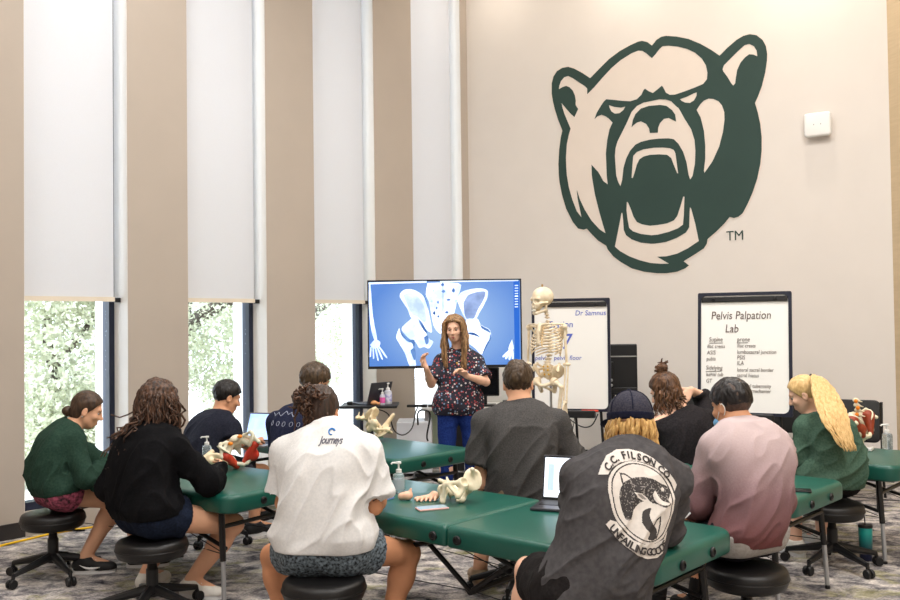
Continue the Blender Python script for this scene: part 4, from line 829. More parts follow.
# ================================================================ people
def skin(name, rgb): return mat('skin_' + name, rgb, 0.6, var=0.035, scale=16, bump=0.04, bscale=220, spec=0.22)
def cloth(name, rgb, rgb2=None, scale=90, rough=0.9, bump=0.22, stretch=(1, 1, 1), var=0.06): return mat('cloth_' + name, rgb, rough, rgb2=rgb2, scale=scale, bump=bump, bscale=420, stretch=stretch, var=var, sheen=0.0, spec=0.12)
def hairm(name, rgb, rgb2, scale=70): return mat('hair_' + name, rgb, 0.42, rgb2=rgb2, scale=scale, stretch=(1, 1, .18), bump=0.35, bscale=120, spec=0.4)
M_eye = mat('eye_white', (188, 178, 172), 0.2, var=.01); M_iris = mat('iris_dark', (44, 30, 24), 0.15, var=.05); M_sole = mat('sole_white', (232, 232, 232), .6, var=.02)
def bez(a, b, c, t): return (1 - t) ** 2 * a + 2 * t * (1 - t) * b + t * t * c
def interp(tab, t): return np.interp(t, [q[0] for q in tab], [q[1] for q in tab])
TORSO = {'m': ([(0, .072), (.25, .056), (.5, .062), (.72, .078), (.88, .07), (1, .028)], [(0, .104), (.25, .098), (.5, .097), (.72, .100), (.88, .080), (1, .056)]),
         'f': ([(0, .088), (.25, .060), (.45, .062), (.70, .066), (.88, .060), (1, .022)], [(0, .106), (.25, .088), (.45, .088), (.70, .093), (.88, .072), (1, .049)])}
class Person: pass
def crease(p, seed): a = 1 - np.abs(vnoise(p, seed)); return a ** 3 * 1.3 - .30
def make_person(key, label, g, pel, neck, fp, fs, head, look, skin_m, s=1.0, bulge=.06, shw=None, armR=None, armL=None, legR=None, legL=None, roll=0.0, feet=None, belly=0.0):
    """joints are world points; arm = (elbow, wrist, hand_dir, palm_normal, curl); leg = (knee, ankle, toe_dir)"""
    q = Person(); q.key = key; q.g = g; q.s = s; q.sm = skin_m
    pel, neck, head = [np.asarray(a, float) for a in (pel, neck, head)]
    fp = nrm(V(fp[0], fp[1], 0)); fs = nrm(V(fs[0], fs[1], 0)); q.fp, q.fs = fp, fs
    q.lp = V(fp[1], -fp[0], 0); q.ls = nrm(V(fs[1], -fs[0], math.tan(roll)))
    q.pel, q.neck = pel, neck; ctrl = (pel + neck) / 2 - (fp + fs) / 2 * bulge * 2
    q.spine = lambda t: bez(pel, ctrl, neck, t) if t <= 1 else neck + (neck - ctrl) * 2 * (t - 1)
    shw = shw or (.185 if g == 'm' else .16); q.shw = shw * s
    q.sh = {k: q.spine(.87) + q.ls * m * q.shw + V(0, 0, -.026) + fs * .015 for k, m in (('R', 1), ('L', -1))}
    q.hip = {k: pel + q.lp * m * .088 * s for k, m in (('R', 1), ('L', -1))}
    q.arm, q.leg = {}, {}
    for k, m, a in (('R', 1, armR), ('L', -1, armL)):
        if a is None:
            e = q.sh[k] + V(0, 0, -.25) + fs * .12 + q.ls * m * .04; w = e + fs * .24 - q.ls * m * .1 + V(0, 0, .03); a = (e, w)
        e, w = np.asarray(a[0], float), np.asarray(a[1], float); d = nrm(a[2]) if len(a) > 2 and a[2] is not None else nrm(w - e)
        pn = a[3] if len(a) > 3 and a[3] is not None else V(0, 0, -1); cu = a[4] if len(a) > 4 else .5
        q.arm[k] = (e, w, d, np.asarray(pn, float), cu)
    for k, m, l in (('R', 1, legR), ('L', -1, legL)):
        if l is None:
            kn = q.hip[k] + fp * .40 + q.lp * m * .07; kn[2] = .435; an = kn + fp * .02; an[2] = .095; l = (kn, an, fp)
        q.leg[k] = (np.asarray(l[0], float), np.asarray(l[1], float), nrm(V(l[2][0], l[2][1], 0)))
    f = nrm(look); sd = nrm(head - q.spine(.97)); up = nrm(sd * .25 + V(0, 0, 1)); up = nrm(up - f * (up @ f)); r = np.cross(f, up)
    q.hc = head; q.hR = cols(r, f, up); q.hs = s * (1.0 if g == 'm' else .95)
    q.H = lambda x, y, z: q.hc + q.hR @ (V(x, y, z) * q.hs)
    q.root = empty('person', V(pel[0], pel[1], 0), label, 'person', 'people in the class')
    build_body(q); return q
def hand_prims(w, d, pn, side, curl, s):
    d = nrm(d); pn = nrm(pn - d * (pn @ d)); ac = np.cross(d, pn) * side; p = []     # ac points to the thumb side
    pc = w + d * .048 * s
    for i in range(4):
        o = (.030 - .020 * i) * s; kb = w + d * (.088 - .004 * abs(i - 1.3)) * s + ac * o
        p.append(C(w + ac * o * .45 + d * .012 * s, kb, .0135 * s, .0115 * s, .012, None))
        a = kb; dd = d; ln = [.040, .045, .042, .033][i] * s; rr = .0098 * s
        for j in range(3):
            ang = curl * (.55, 1.0, .75)[j]; dd = nrm(dd * math.cos(ang) + pn * math.sin(ang)); b = a + dd * ln * (1, .68, .55)[j]
            p.append(C(a, b, rr, rr * .9, .0035)); a = b; rr *= .9
    t0 = w + d * .022 * s + ac * .022 * s; t1 = t0 + (d * .55 + ac * .75 + pn * .25) * .038 * s; t2 = t1 + nrm(d * .9 + ac * .25 + pn * (.3 + curl * .4)) * .032 * s; t3 = t2 + nrm(d * .95 - ac * .1 + pn * (.2 + curl * .6)) * .024 * s
    p += [C(t0, t1, .0150 * s, .0115 * s, .008), C(t1, t2, .0112 * s, .0105 * s, .004), C(t2, t3, .0104 * s, .0085 * s, .004)]
    return p
def head_prims(q):
    H, R, s = q.H, q.hR, q.hs; m = q.g == 'm'
    p = [E(H(0, -.012, .032), V(.075, .095, .088) * s, R, .02), E(H(0, .028, -.035), V(.060, .066, .078) * s, R, .025), C(H(0, .052, -.092), H(0, .02, -.07), (.026 if m else .021) * s, .045 * s, .03),
         C(H(.05, -.005, -.05), H(.018, .055, -.088), .020 * s, .016 * s, .02), C(H(-.05, -.005, -.05), H(-.018, .055, -.088), .020 * s, .016 * s, .02),
         C(H(.03, .078, .022), H(-.03, .078, .022), .012 * s, None, .015),
         E(H(.031, .092, -.002), V(.018, .016, .012) * s, R, .012, '-'), E(H(-.031, .092, -.002), V(.018, .016, .012) * s, R, .012, '-'),
         E(H(.040, .066, -.028), V(.020, .018, .016) * s, R, .02), E(H(-.040, .066, -.028), V(.020, .018, .016) * s, R, .02),
         C(H(0, .088, .010), H(0, .110, -.030), .0075 * s, .0115 * s, .008), C(H(.010, .098, -.034), H(-.010, .098, -.034), .008 * s, None, .006),
         C(H(.018, .085, -.062), H(-.018, .085, -.062), .0085 * s, None, .008), C(H(.014, .083, -.074), H(-.014, .083, -.074), .0085 * s, None, .008)]
    for k in (1, -1):
        p += [E(H(k * .079, -.008, -.012), V(.010, .020, .032) * s, R @ rotm(0, 0, -k * .35), .006), E(H(k * .090, -.002, -.010), V(.008, .010, .018) * s, R, .004, '-')]
    return p
def build_body(q):
    hl, rr = TORSO[q.g]; s = q.s; p = []
    for t in np.linspace(0, 1, 26):
        c = q.spine(t); l = nrm(q.lp * (1 - t) + q.ls * t); p.append(C(c - l * interp(hl, t) * s, c + l * interp(hl, t) * s, interp(rr, t) * s * .96, None, .008))
    m = q.g == 'm'
    for k, sg in (('R', 1), ('L', -1)):
        sh = q.sh[k]; e, w, d, pn, cu = q.arm[k]; a1 = .046 if m else .040; a2 = .040 if m else .034; a3 = .027 if m else .0235
        p += [C(q.spine(.9), sh, .062 * s, .052 * s, .03), C(q.spine(1.02), q.spine(.93) + (sh - q.spine(.9)) * .65, .045 * s, .036 * s, .04),
              C(sh, e, (a1 + .004) * s, a2 * s, .03), C(e, e + (w - e) * .35, a2 * s, (a2 + .001) * s, .015), C(e + (w - e) * .3, w, (a2 + .001) * s, a3 * s, .015)]
        p += hand_prims(w, d, pn, 1 if (k == 'L') else -1, cu, s * (1.0 if m else .92))
        kn, an, td = q.leg[k]; th = .088 if m else .088; kr = .058 if m else .056
        p += [C(q.hip[k], kn, th * s, kr * s, .05), C(kn, kn + (an - kn) * .35, kr * s * .95, .058 * s, .03), C(kn + (an - kn) * .3, an, .058 * s, .038 * s, .03),
              C(an + V(0, 0, -.01), an + td * .14 + V(0, 0, -.052), .036 * s, .024 * s, .02), C(an + V(0, 0, -.03), an - td * .045 + V(0, 0, -.045), .034 * s, .026 * s, .02)]
    nk = (.056 if m else .047) * s
    p += [C(q.spine(.96), q.H(0, -.02, -.05), nk * 1.08, nk, .025)] + head_prims(q)
    v, F = sdf(p, .0055); q.body = obj('body', v, F, q.sm, q.root)
def face(q, brow=(70, 50, 38), lips=(176, 96, 90), eyes=True):
    H, s = q.H, q.hs
    for k in (1, -1):
        mb = MB(); mb.ball(H(k * .031, .0725, .0005), V(.0125, .0125, .0085) * s, 10, q.hR); ey = mb.out('eye', M_eye, q.root)
        mb = MB(); mb.ball(H(k * .0305, .0825, -.0005), V(.0072, .0042, .0072) * s, 8, q.hR); mb.out('iris', M_iris, ey)
        mb = MB(); mb.tube([H(k * .014, .090, .020), H(k * .03, .089, .026), H(k * .047, .076, .021)], [.003 * s, .0038 * s, .002 * s], 6); mb.out('eyebrow', mat('brow_%d_%d_%d' % brow, brow, .8, var=.1), q.root)
    mb = MB(); mb.tube([H(-.024, .082, -.068), H(-.010, .0925, -.064), H(0, .0935, -.066), H(.010, .0925, -.064), H(.024, .082, -.068)], [.002 * s, .005 * s, .0048 * s, .005 * s, .002 * s], 8)
    mb.tube([H(-.021, .081, -.070), H(0, .0915, -.0745), H(.021, .081, -.070)], [.002 * s, .0062 * s, .002 * s], 8); mb.out('lips', mat('lips_%d_%d_%d' % lips, lips, .45, var=.04), q.root)
def garment(q, name, m, off=.016, sleeve=.45, hem=-.04, folds=.008, ff=9.0, loose=.012, seed=1, cuff=False, hood=False, collar=.030, h=.0065, armoff=None, fdir=None, hemdrop=0.10):
    """top: torso + sleeves. sleeve<1: share of the upper arm; 2: to the wrist"""
    hl, rr = TORSO[q.g]; s = q.s; p = []; m_ = q.g == 'm'; armoff = off if armoff is None else armoff
    for t in np.linspace(hem, .985, 28):
        c = q.spine(max(t, 0)) + (V(0, 0, -1) * (-t) * .5 if t < 0 else 0); l = nrm(q.lp * (1 - max(t, 0)) + q.ls * max(t, 0)); lo = loose * .5 * min(1, (1 - max(t, 0)) * 3)
        p.append(C(c - l * (interp(hl, max(t, 0)) + lo * .35) * s, c + l * (interp(hl, max(t, 0)) + lo * .35) * s, (interp(rr, max(t, 0)) + off * (1 if t < .9 else .6) + lo) * s, None, .008))
    for k in 'RL':
        sh = q.sh[k]; e, w, d, pn, cu = q.arm[k]; a1 = (.050 if m_ else .044) + armoff; a2 = (.040 if m_ else .034) + armoff; a3 = (.027 if m_ else .0235) + armoff * .8
        p += [C(q.spine(.9), sh, (.062 + off) * s, (.052 + armoff) * s, .03), C(q.spine(1.0), q.spine(.93) + (sh - q.spine(.9)) * .65, (.045 + off * .7) * s, (.038 + off) * s, .04)]
        if sleeve <= 1: b = sh + (e - sh) * sleeve; p.append(C(sh, b, a1 * s, (a1 + .006 + loose * .5) * s, .035, None, True))
        else:
            p += [C(sh, e, a1 * s, (a2 + .004) * s, .035), C(e, e + (w - e) * .93, (a2 + .004) * s, a3 * s, .02, None, not cuff)]
            if cuff: p += [C(e + (w - e) * .84, e + (w - e) * .97, a3 * s * 1.04, a3 * .95 * s, .008, None, True)]
    if hood:
        b, l, f = q.spine(.97), q.ls, q.fs
        ring = [b + l * .085 + f * .055 + V(0, 0, -.0), b + l * .1 - f * .02 + V(0, 0, .012), b + l * .06 - f * .085 + V(0, 0, .0), b - f * .105 + V(0, 0, -.012), b - l * .06 - f * .085, b - l * .1 - f * .02 + V(0, 0, .012), b - l * .085 + f * .055]
        for i in range(len(ring) - 1): p.append(C(ring[i], ring[i + 1], .034, .034, .03))
        p += [C(b - f * .10 + V(0, 0, -.03), b - f * .115 + V(0, 0, -.12), .045, .025, .04, (f, .6)), C(b - f * .09 + l * .05 + V(0, 0, -.02), b - f * .11 + V(0, 0, -.11), .04, .02, .04), C(b - f * .09 - l * .05 + V(0, 0, -.02), b - f * .11 + V(0, 0, -.11), .04, .02, .04)]
    nd = nrm(q.H(0, -.02, -.05) - q.spine(.96)); cuts = []
    hp = q.spine(0) + V(0, 0, hem * hemdrop * 10 * .1) if False else q.spine(max(hem, 0)) + (V(0, 0, hem) if hem < 0 else 0)
    sd = nrm(q.spine(.3) - q.spine(0)); cuts.append((hp - sd * .02, -nrm(sd * .6 + V(0, 0, .8))))
    if collar and not hood: cuts.append((q.spine(1.0) + nd * collar, nd))
    v, F = sdf(p, h, cuts)
    if folds:
        pp = v.copy()
        fd = nrm(fdir) if fdir is not None else nrm(V(.35, .1, .9)); al = pp @ fd; pp = pp - np.outer(al, fd) * .74 + np.stack([vnoise(v * 5, seed + 20), vnoise(v * 5, seed + 21), vnoise(v * 5, seed + 22)], 1) * .03     # stretch folds along fd
        tt = np.clip((q.neck[2] - v[:, 2]) / max(q.neck[2] - q.pel[2], .2), 0, 1); msk = (.35 + .65 * np.clip(tt * 1.5, 0, 1)) * np.clip(((v - cuts[0][0]) @ -cuts[0][1]) / .06, .12, 1)
        v = displace(v, F, (crease(pp * ff, seed) * folds * 1.9 + crease(pp * ff * 2.1, seed + 9) * folds * .9 + vnoise(v * 6, seed + 4) * folds * .4) * msk)
    return obj(name, v, F, m, q.root)
def bottoms(q, name, m, legfrac=.55, off=.014, folds=.006, seed=3, waist=.16, flare=.01, jeans=False, h=.007):
    hl, rr = TORSO[q.g]; s = q.s; p = []
    for t in np.linspace(-.02, min(waist, .10), 8): c = q.spine(max(t, 0)); p.append(C(c - q.lp * interp(hl, max(t, 0)) * s, c + q.lp * interp(hl, max(t, 0)) * s, (interp(rr, max(t, 0)) + off * .7) * s, None, .008))
    for k in 'RL':
        kn, an, td = q.leg[k]; h0 = q.hip[k]
        if jeans:
            p += [C(h0, kn, .098 * s, .068 * s, .04), C(kn, an + V(0, 0, .0), .066 * s, .056 * s, .03, None, True)]
        else: b = h0 + (kn - h0) * legfrac; p.append(C(h0, b, (.092 + off) * s, (.092 - .03 * legfrac + off + flare) * s, .04, None, True))
    v, F = sdf(p, h)
    if folds: v = displace(v, F, fold(v * 13, seed) * folds)
    return obj(name, v, F, m, q.root)
def shoes(q, m, sole=None, swoosh=False, sock=None):
    for k in 'RL':
        kn, an, td = q.leg[k]; base = V(an[0], an[1], an[2] - .095); x = V(td[1], -td[0], 0); s = q.s
        A = lambda l, z, o=0.0: base + td * l * s + V(0, 0, z) + x * o * s
        p = [C(A(-.035, .05), A(.02, .055), .043, .042, .02), C(A(.02, .055), A(.15, .028), .042, .034, .03), C(A(.10, .03, .012), A(.165, .028, -.004), .034, .028, .02), C(an + V(0, 0, -.03), an + V(0, 0, .0), .046, .045, .02, None, True)]
        v, F = sdf(p, .005, [(A(0, .02), V(0, 0, -1))]); sh = obj('shoe', v, F, m, q.root)
        n = 24; th = np.linspace(0, 2 * math.pi, n, endpoint=False); out = []
        for a in th: c, s_ = math.cos(a), math.sin(a); out.append(A(.055 + .135 * c, 0, (.040 + .012 * max(c, 0)) * s_))
        out = np.array(out); v = np.concatenate([out, out + V(0, 0, .026)]); f = [(i, (i + 1) % n, n + (i + 1) % n, n + i) for i in range(n)] + [tuple(range(n - 1, -1, -1)), tuple(range(n, 2 * n))]
        sharp(obj('sole', v, f, sole or M_sole, sh))
        mb = MB()
        for j in range(4): mb.tube([A(.05 + .022 * j, .094 - .012 * j, -.024), A(.055 + .022 * j, .098 - .012 * j, 0), A(.05 + .022 * j, .094 - .012 * j, .024)], .003, 6)
        mb.out('laces', sole or M_sole, sh)
        if swoosh:
            bv = cloth_bvh(sh, q.root)
            for sd in (1, -1):
                pts = []
                for (l, z, r_) in ((.105, .042, .002), (.07, .036, .007), (.04, .036, .008), (.015, .044, .006), (-.02, .06, .001)):
                    hit = bv.ray_cast(Vector(A(l, z, sd * .12)), Vector(-x * sd)); pts.append(((np.array(hit[0]) if hit[0] else A(l, z, sd * .044)), r_))
                mb = MB(); mb.tube(np.array([w for w, _ in pts]) + x * sd * .001, [r_ for _, r_ in pts], 8); mb.out('swoosh_mark', M_sole, sh)
        if sock: mb = MB(); d = nrm(kn - an); mb.lathe([(.03, -.01), (.047, -.01), (.046, .09), (.04, .092)], an, 18, cols(*frame_for(d))); mb.out('sock', sock, q.root)
# ---- hair
def haircap(q, m, inf=.012, amp=.004, freq=(70, 70, 20), nape=-.075, line=((.078, .066), (-.015, -.05)), back=0.0, extra=(), seed=5, name='hair', side=0.0, h=.004):
    H, R, s = q.H, q.hR, q.hs
    p = [E(H(0, -.012, .034), (V(.075, .095, .088) + inf) * s, R, .02)]
    if back: p.append(E(H(0, -.05, -.035), (V(.062, .045, .06) + back) * s, R, .03))
    p += list(extra); (y0, z0), (y1, z1) = line; n = nrm(V(0, -(z1 - z0), (y1 - y0))); n = n if n[1] > 0 else -n
    cuts = [(H(0, y0, z0), R @ n), (H(0, 0, nape), R @ V(0, 0, -1))]
    v, F = sdf(p, h, cuts); l = (v - q.hc) @ R / s; v = displace(v, F, (vnoise(l * np.array(freq), seed) + .5 * vnoise(l * np.array(freq) * 2, seed + 1)) * amp)
    return obj(name, v, F, m, q.root)
def lock_mesh(paths, m, root, name='hair_lock', r=(.008, .002), n=5, wave=0.0, wl=.05, seed=3):
    g = np.random.default_rng(seed); mb = MB()
    for P_ in paths:
        p = smooth_path(P_, 5); k = len(p); L_ = np.concatenate([[0], np.cumsum(np.linalg.norm(np.diff(p, axis=0), axis=1))])
        if wave:
            ph = g.random() * 6.28; x, y, _ = frame_for(p[-1] - p[0]); e = np.minimum(L_ / (L_[-1] * .35 + 1e-6), 1)
            w_ = wave * (.7 + .6 * g.random()); a = ph + L_ / wl * 6.28
            p = p + (np.cos(a) * e * w_)[:, None] * x + (np.sin(a) * e * w_)[:, None] * y
        t = np.linspace(0, 1, k); rad = (r[0] + (r[1] - r[0]) * t ** 1.6) * (.7 + .6 * g.random()); rad[0] *= .6; mb.tube(p, rad, n)
    return mb.out(name, m, root, auto=False)
def jit(a, sd, g): return np.asarray(a) + g.normal(size=3) * sd
# ---- printed decals that follow the cloth
def cloth_bvh(o, root):
    off = np.array(root.location); return BVHTree.FromPolygons([Vector(np.array(w.co) + off) for w in o.data.vertices], [tuple(pp.vertices) for pp in o.data.polygons])
def project(v2, org, ux, uy, dirn, bv, lift, start=.35):
    out = []; last = None
    for a in v2:
        p = np.asarray(org) + ux * a[0] + uy * a[1]; hit = bv.ray_cast(Vector(p - dirn * start), Vector(dirn))
        if hit[0] is not None and hit[3] < start + .25: last = np.array(hit[0]) - dirn * lift
        elif last is None: last = p
        out.append(last if hit[0] is not None else p)
    return np.array(out)
def grid_decal(name, fn, w, h, step, org, ux, uy, dirn, bv, mats, root, lift=.0016):
    """a grid on the cloth; fn(x, y) gives a material index or -1 for no print"""
    nx, ny = int(w / step), int(h / step); xs = (np.arange(nx + 1) / nx - .5) * w; ys = (np.arange(ny + 1) / ny - .5) * h
    cx, cy = np.meshgrid((xs[:-1] + xs[1:]) / 2, (ys[:-1] + ys[1:]) / 2, indexing='ij'); idx = fn(cx, cy)
    use = np.zeros((nx + 1, ny + 1), bool); I = np.argwhere(idx >= 0)
    for a in (0, 1):
        for b in (0, 1): use[I[:, 0] + a, I[:, 1] + b] = True
    num = np.full(use.shape, -1); num[use] = np.arange(use.sum()); U = np.argwhere(use); v = project([(xs[i], ys[j]) for i, j in U], org, ux, uy, dirn, bv, lift)
    f = np.stack([num[I[:, 0], I[:, 1]], num[I[:, 0] + 1, I[:, 1]], num[I[:, 0] + 1, I[:, 1] + 1], num[I[:, 0], I[:, 1] + 1]], 1); mi = idx[I[:, 0], I[:, 1]]
    e = np.stack([np.linalg.norm(v[f[:, i]] - v[f[:, (i + 1) % 4]], axis=1) for i in range(4)], 1).max(1); ok = e < step * 5; f, mi = f[ok], mi[ok]
    o = obj(name, v, f, mats, root); o.data.polygons.foreach_set('material_index', mi.astype(np.int32)); return o
def inpoly(x, y, poly):
    c = np.zeros(x.shape, bool); n = len(poly)
    for i in range(n):
        (x1, y1), (x2, y2) = poly[i], poly[(i + 1) % n]
        if y1 == y2: continue
        c ^= ((y1 > y) != (y2 > y)) & (x < (x2 - x1) * (y - y1) / (y2 - y1) + x1)
    return c
SK_fair = skin('fair', (232, 186, 160)); SK_lt = skin('light', (222, 170, 138)); SK_tan = skin('tan', (198, 140, 104)); SK_mid = skin('medium', (206, 152, 118))
H_brown = hairm('brown', (50, 37, 28), (82, 60, 44)); H_dark = hairm('dark_brown', (36, 26, 21), (66, 47, 37)); H_black = hairm('black', (16, 14, 15), (40, 36, 36)); H_short = hairm('short_brown', (50, 39, 29), (84, 66, 48))
H_curl = hairm('curly_brown', (34, 24, 20), (98, 70, 54)); H_pres = hairm('honey_brown', (104, 78, 54), (176, 138, 98)); H_blond = hairm('blonde', (202, 164, 106), (226, 192, 136)); H_straw = hairm('straw_blonde', (164, 122, 68), (222, 182, 116)); H_aub = hairm('auburn', (60, 41, 31), (112, 78, 52))
SH_black = mat('shoe_black', (24, 24, 26), .6, var=.1, scale=60); SH_white = mat('shoe_white', (226, 222, 214), .6, var=.04, scale=60); SH_tan = mat('shoe_tan', (158, 132, 104), .7, var=.06, scale=40)
SOCK_b = mat('sock_black', (24, 24, 26), .9, var=.05)
def at_z(p, z): p = np.array(p, float); p[2] = z; return p
g5 = np.random.default_rng(5)
# ---------- 1 woman in green sweatshirt, far left
q = make_person('P1', 'woman in green sweatshirt and pink patterned shorts with low bun, seated far left', 'f', at_z(PD(58, 498, 5.42), .517), PD(71, 428, 5.52), (.72, .69), (.80, .60), PD(87, 410, 5.56), V(.88, .30, -.36), SK_lt, .95, .075, .145,
    armR=(PD(86, 480, 5.30), PD(107, 466, 5.52), V(.8, .55, 0), V(0, 0, -1), .6), armL=(PD(108, 470, 5.85), PD(122, 465, 5.85)),
    legR=(PD(117, 500, 5.62), at_z(PD(85, 557, 5.5), .095), V(.95, .1, 0)), legL=(PD(127, 500, 5.92), at_z(PD(139, 555, 5.62), .095), V(.95, .15, 0)))
face(q); M_gsw = cloth('green_sweat', (34, 56, 46), (44, 66, 56)); garment(q, 'sweatshirt', M_gsw, .018, 2, .03, .012, 9, .014, 1, True)
bottoms(q, 'shorts', mat('cloth_pink_pattern', (40, 24, 34), .9, rgb2=(176, 84, 108), scale=44, bump=.15), .20, .010); shoes(q, SH_black, None, True)
H = q.H; haircap(q, H_brown, .010, .0022, (90, 30, 30), -.085, ((.072, .072), (-.012, -.045)), .004)
v, F = sdf([E(H(0, -.108, -.045), (.032, .036, .032), None, .01), E(H(.012, -.125, -.05), (.022, .022, .026), None, .01)], .004); obj('hair_bun', displace(v, F, vnoise(v * 90, 2) * .004), F, H_brown, q.root)
mb = MB(); mb.ball(H(.082, -.012, -.046), .005, 8); mb.out('earring', M_steel, q.root)
# ---------- 2 woman with curly hair
q = make_person('P2', 'woman with long curly dark hair and black hoodie, seated at the left table corner', 'f', at_z(V(-1.60, 4.74, 0), .517), PD(155, 431, 4.86), (.66, .75), (.42, .90), PD(158, 403, 4.90), V(.55, .75, -.36), SK_lt, 1.0, .06, .155,
    armR=(PD(208, 482, 4.80), PD(219, 470, 5.02), V(-.1, .9, .1), V(-1, 0, 0), .6), armL=(PD(114, 488, 4.85), PD(140, 470, 5.2)),
    legR=(PD(233, 524, 4.98), at_z(PD(192, 574, 5.0), .095), V(.9, -.25, 0)), legL=(PD(172, 520, 5.25), at_z(PD(147, 570, 5.15), .095), V(.35, .9, 0)))
face(q); garment(q, 'hoodie', cloth('black_hoodie', (11, 11, 13), (18, 18, 21)), .024, 2, .02, .012, 8, .016, 2, True, True)
bottoms(q, 'shorts', cloth('navy_shorts', (20, 26, 40), (30, 38, 56)), .32, .016, .008); shoes(q, SH_white)
H = q.H; haircap(q, H_curl, .020, .007, (48, 48, 40), -.10, ((.07, .066), (-.005, -.05)), .022)
P_ = []
for i in range(230):
    a = g5.uniform(math.radians(15), math.radians(345)); el = g5.uniform(-.2, 1.25); d = V(math.sin(a) * math.cos(el), math.cos(a) * math.cos(el), math.sin(el))
    if d[1] > .45 and d[2] < .55: continue
    a0 = H(.07 * d[0], -.012 + .09 * d[1], .034 + .085 * d[2]); r_ = q.hR; out = r_ @ V(d[0], d[1], 0)
    L_ = g5.uniform(.2, .46); b = a0 + out * .035 + V(0, 0, -.03); c = b + out * .02 + V(0, 0, -L_ * .45); e = c + V(0, 0, -L_ * .5) + V(-.06, -.03, 0) * g5.uniform(0, 2.0) - q.fs * .04 * (d[1] < .2)
    P_.append([a0, b, jit(c, .012, g5), jit(e, .02, g5)])
lock_mesh(P_, H_curl, q.root, 'hair_curl', (.0080, .0035), 5, .016, .040, 4)
mb = MB()
for k in (1, -1): mb.tube([H(k * .085, -.02, .005), H(k * .078, .06, .005), H(k * .05, .098, .004)], .0022, 6)
mb.out('glasses', M_black, q.root)
# ---------- 3 man in navy by the window
q = make_person('P3', 'man with short black hair and navy T-shirt typing on a laptop by the window', 'm', at_z(PD(206, 468, 6.25), .517), PD(221, 416, 6.42), (.75, .66), (.72, .69), PD(227, 397, 6.46), V(.78, .52, -.34), SK_mid, .95, .07, .19,
    armR=(PD(232, 444, 6.22), PD(248, 441, 6.55), V(.5, .8, 0), V(0, 0, -1), .5), armL=(PD(250, 446, 6.75), PD(262, 440, 6.8), V(.2, .9, 0), V(0, 0, -1), .5),
    legR=(PD(256, 478, 6.5), at_z(PD(254, 520, 6.4), .095), V(.75, .6, 0)), legL=(PD(262, 472, 6.8), at_z(PD(262, 512, 6.8), .095), V(.75, .6, 0)))
face(q, (24, 20, 20), (170, 100, 90)); garment(q, 'navy_t_shirt', cloth('navy_tee', (28, 30, 40), (38, 40, 52)), .014, .62, -.04, .009, 9, .016, 3)
bottoms(q, 'shorts', cloth('dark_shorts', (26, 26, 32), (36, 36, 42)), .75, .016); shoes(q, SH_black)
haircap(q, H_black, .013, .004, (60, 60, 26), -.06, ((.085, .06), (-.018, -.02)))
# ---------- 4 man in navy with white line print
q = make_person('P4', 'man with wavy brown hair and navy T-shirt with a thin white line print', 'm', at_z(V(-.93, 5.80, 0), .517), PD(303, 411, 5.92), (.6, .8), (.45, .89), PD(315, 382, 5.98), V(.72, .62, -.30), SK_lt, .98, .06, .20,
    armL=(PD(282, 462, 5.98), PD(292, 455, 6.25)))
face(q, (60, 42, 30), (190, 110, 100)); o = garment(q, 'navy_t_shirt', cloth('navy_print_tee', (30, 33, 54), (40, 44, 66)), .018, .75, -.04, .008, 8, .02, 4)
bottoms(q, 'shorts', cloth('dark_shorts', (26, 26, 32)), .75, .016); shoes(q, SH_black)
haircap(q, H_short, .017, .006, (42, 42, 26), -.065, ((.09, .05), (-.015, -.03)))
bv = cloth_bvh(o, q.root); uy = V(0, 0, 1); dn = nrm(q.fs); ux = V(dn[1], -dn[0], 0); oc = q.spine(.84) + V(0, 0, .075); mb = MB()
pts = [(-.19, -.02), (-.14, -.035), (-.11, -.01), (-.075, -.03), (-.05, .0), (-.02, -.02), (.0, -.005), (.03, -.03), (.06, .0), (.10, -.02), (.15, -.03)]
p = project([(a, b) for (x0, y0), (x1, y1) in zip(pts, pts[1:]) for a, b in zip(np.linspace(x0, x1, 5), np.linspace(y0, y1, 5))], oc, ux, uy, dn, bv, .002); mb.tube(p, .0022, 5)
for x0 in (-.13, -.075, -.02, .035, .09): th = np.linspace(0, 6.28, 13); mb.tube(project([(x0 + .012 * math.cos(a), -.075 + .014 * math.sin(a)) for a in th], oc, ux, uy, dn, bv, .002), .0017, 5)
mb.out('white_line_print', mat('print_white', (150, 156, 174), .8, var=.03), q.root)
# ---------- 5 woman in white T-shirt
q = make_person('P5', 'woman in white T-shirt and patterned shorts with messy dark bun, back to camera', 'f', at_z(PD(325, 556, 4.02), .50), PD(327, 431, 4.12), (.06, 1), (.06, 1), PD(321, 412, 4.21), V(.12, .93, -.34), SK_tan, 1.0, .05, .165,
    armR=(PD(375, 507, 4.08), PD(385, 492, 4.36), V(-.3, .9, .15), V(-1, 0, -.3), .7), armL=(PD(283, 503, 4.12), PD(300, 490, 4.42)),
    legR=(PD(408, 553, 4.28), at_z(PD(388, 618, 4.22), .095), V(.4, .9, 0)), legL=(PD(273, 556, 4.36), at_z(PD(284, 618, 4.3), .095), V(-.2, .95, 0)))
face(q, (36, 24, 20), (160, 90, 84)); M_wt = cloth('white_tee', (218, 218, 218), (228, 227, 226)); o5 = garment(q, 'white_t_shirt', M_wt, .017, .80, .05, .014, 8, .034, 5, fdir=V(.5, 0, .85), armoff=.026)
bottoms(q, 'patterned_shorts', mat('cloth_scale_pattern', (18, 22, 28), .9, rgb2=(122, 136, 146), scale=75, bump=.15), .40, .018, .006); shoes(q, SH_white)
H = q.H; haircap(q, H_dark, .014, .003, (90, 40, 26), -.085, ((.072, .07), (-.01, -.05)), .006)
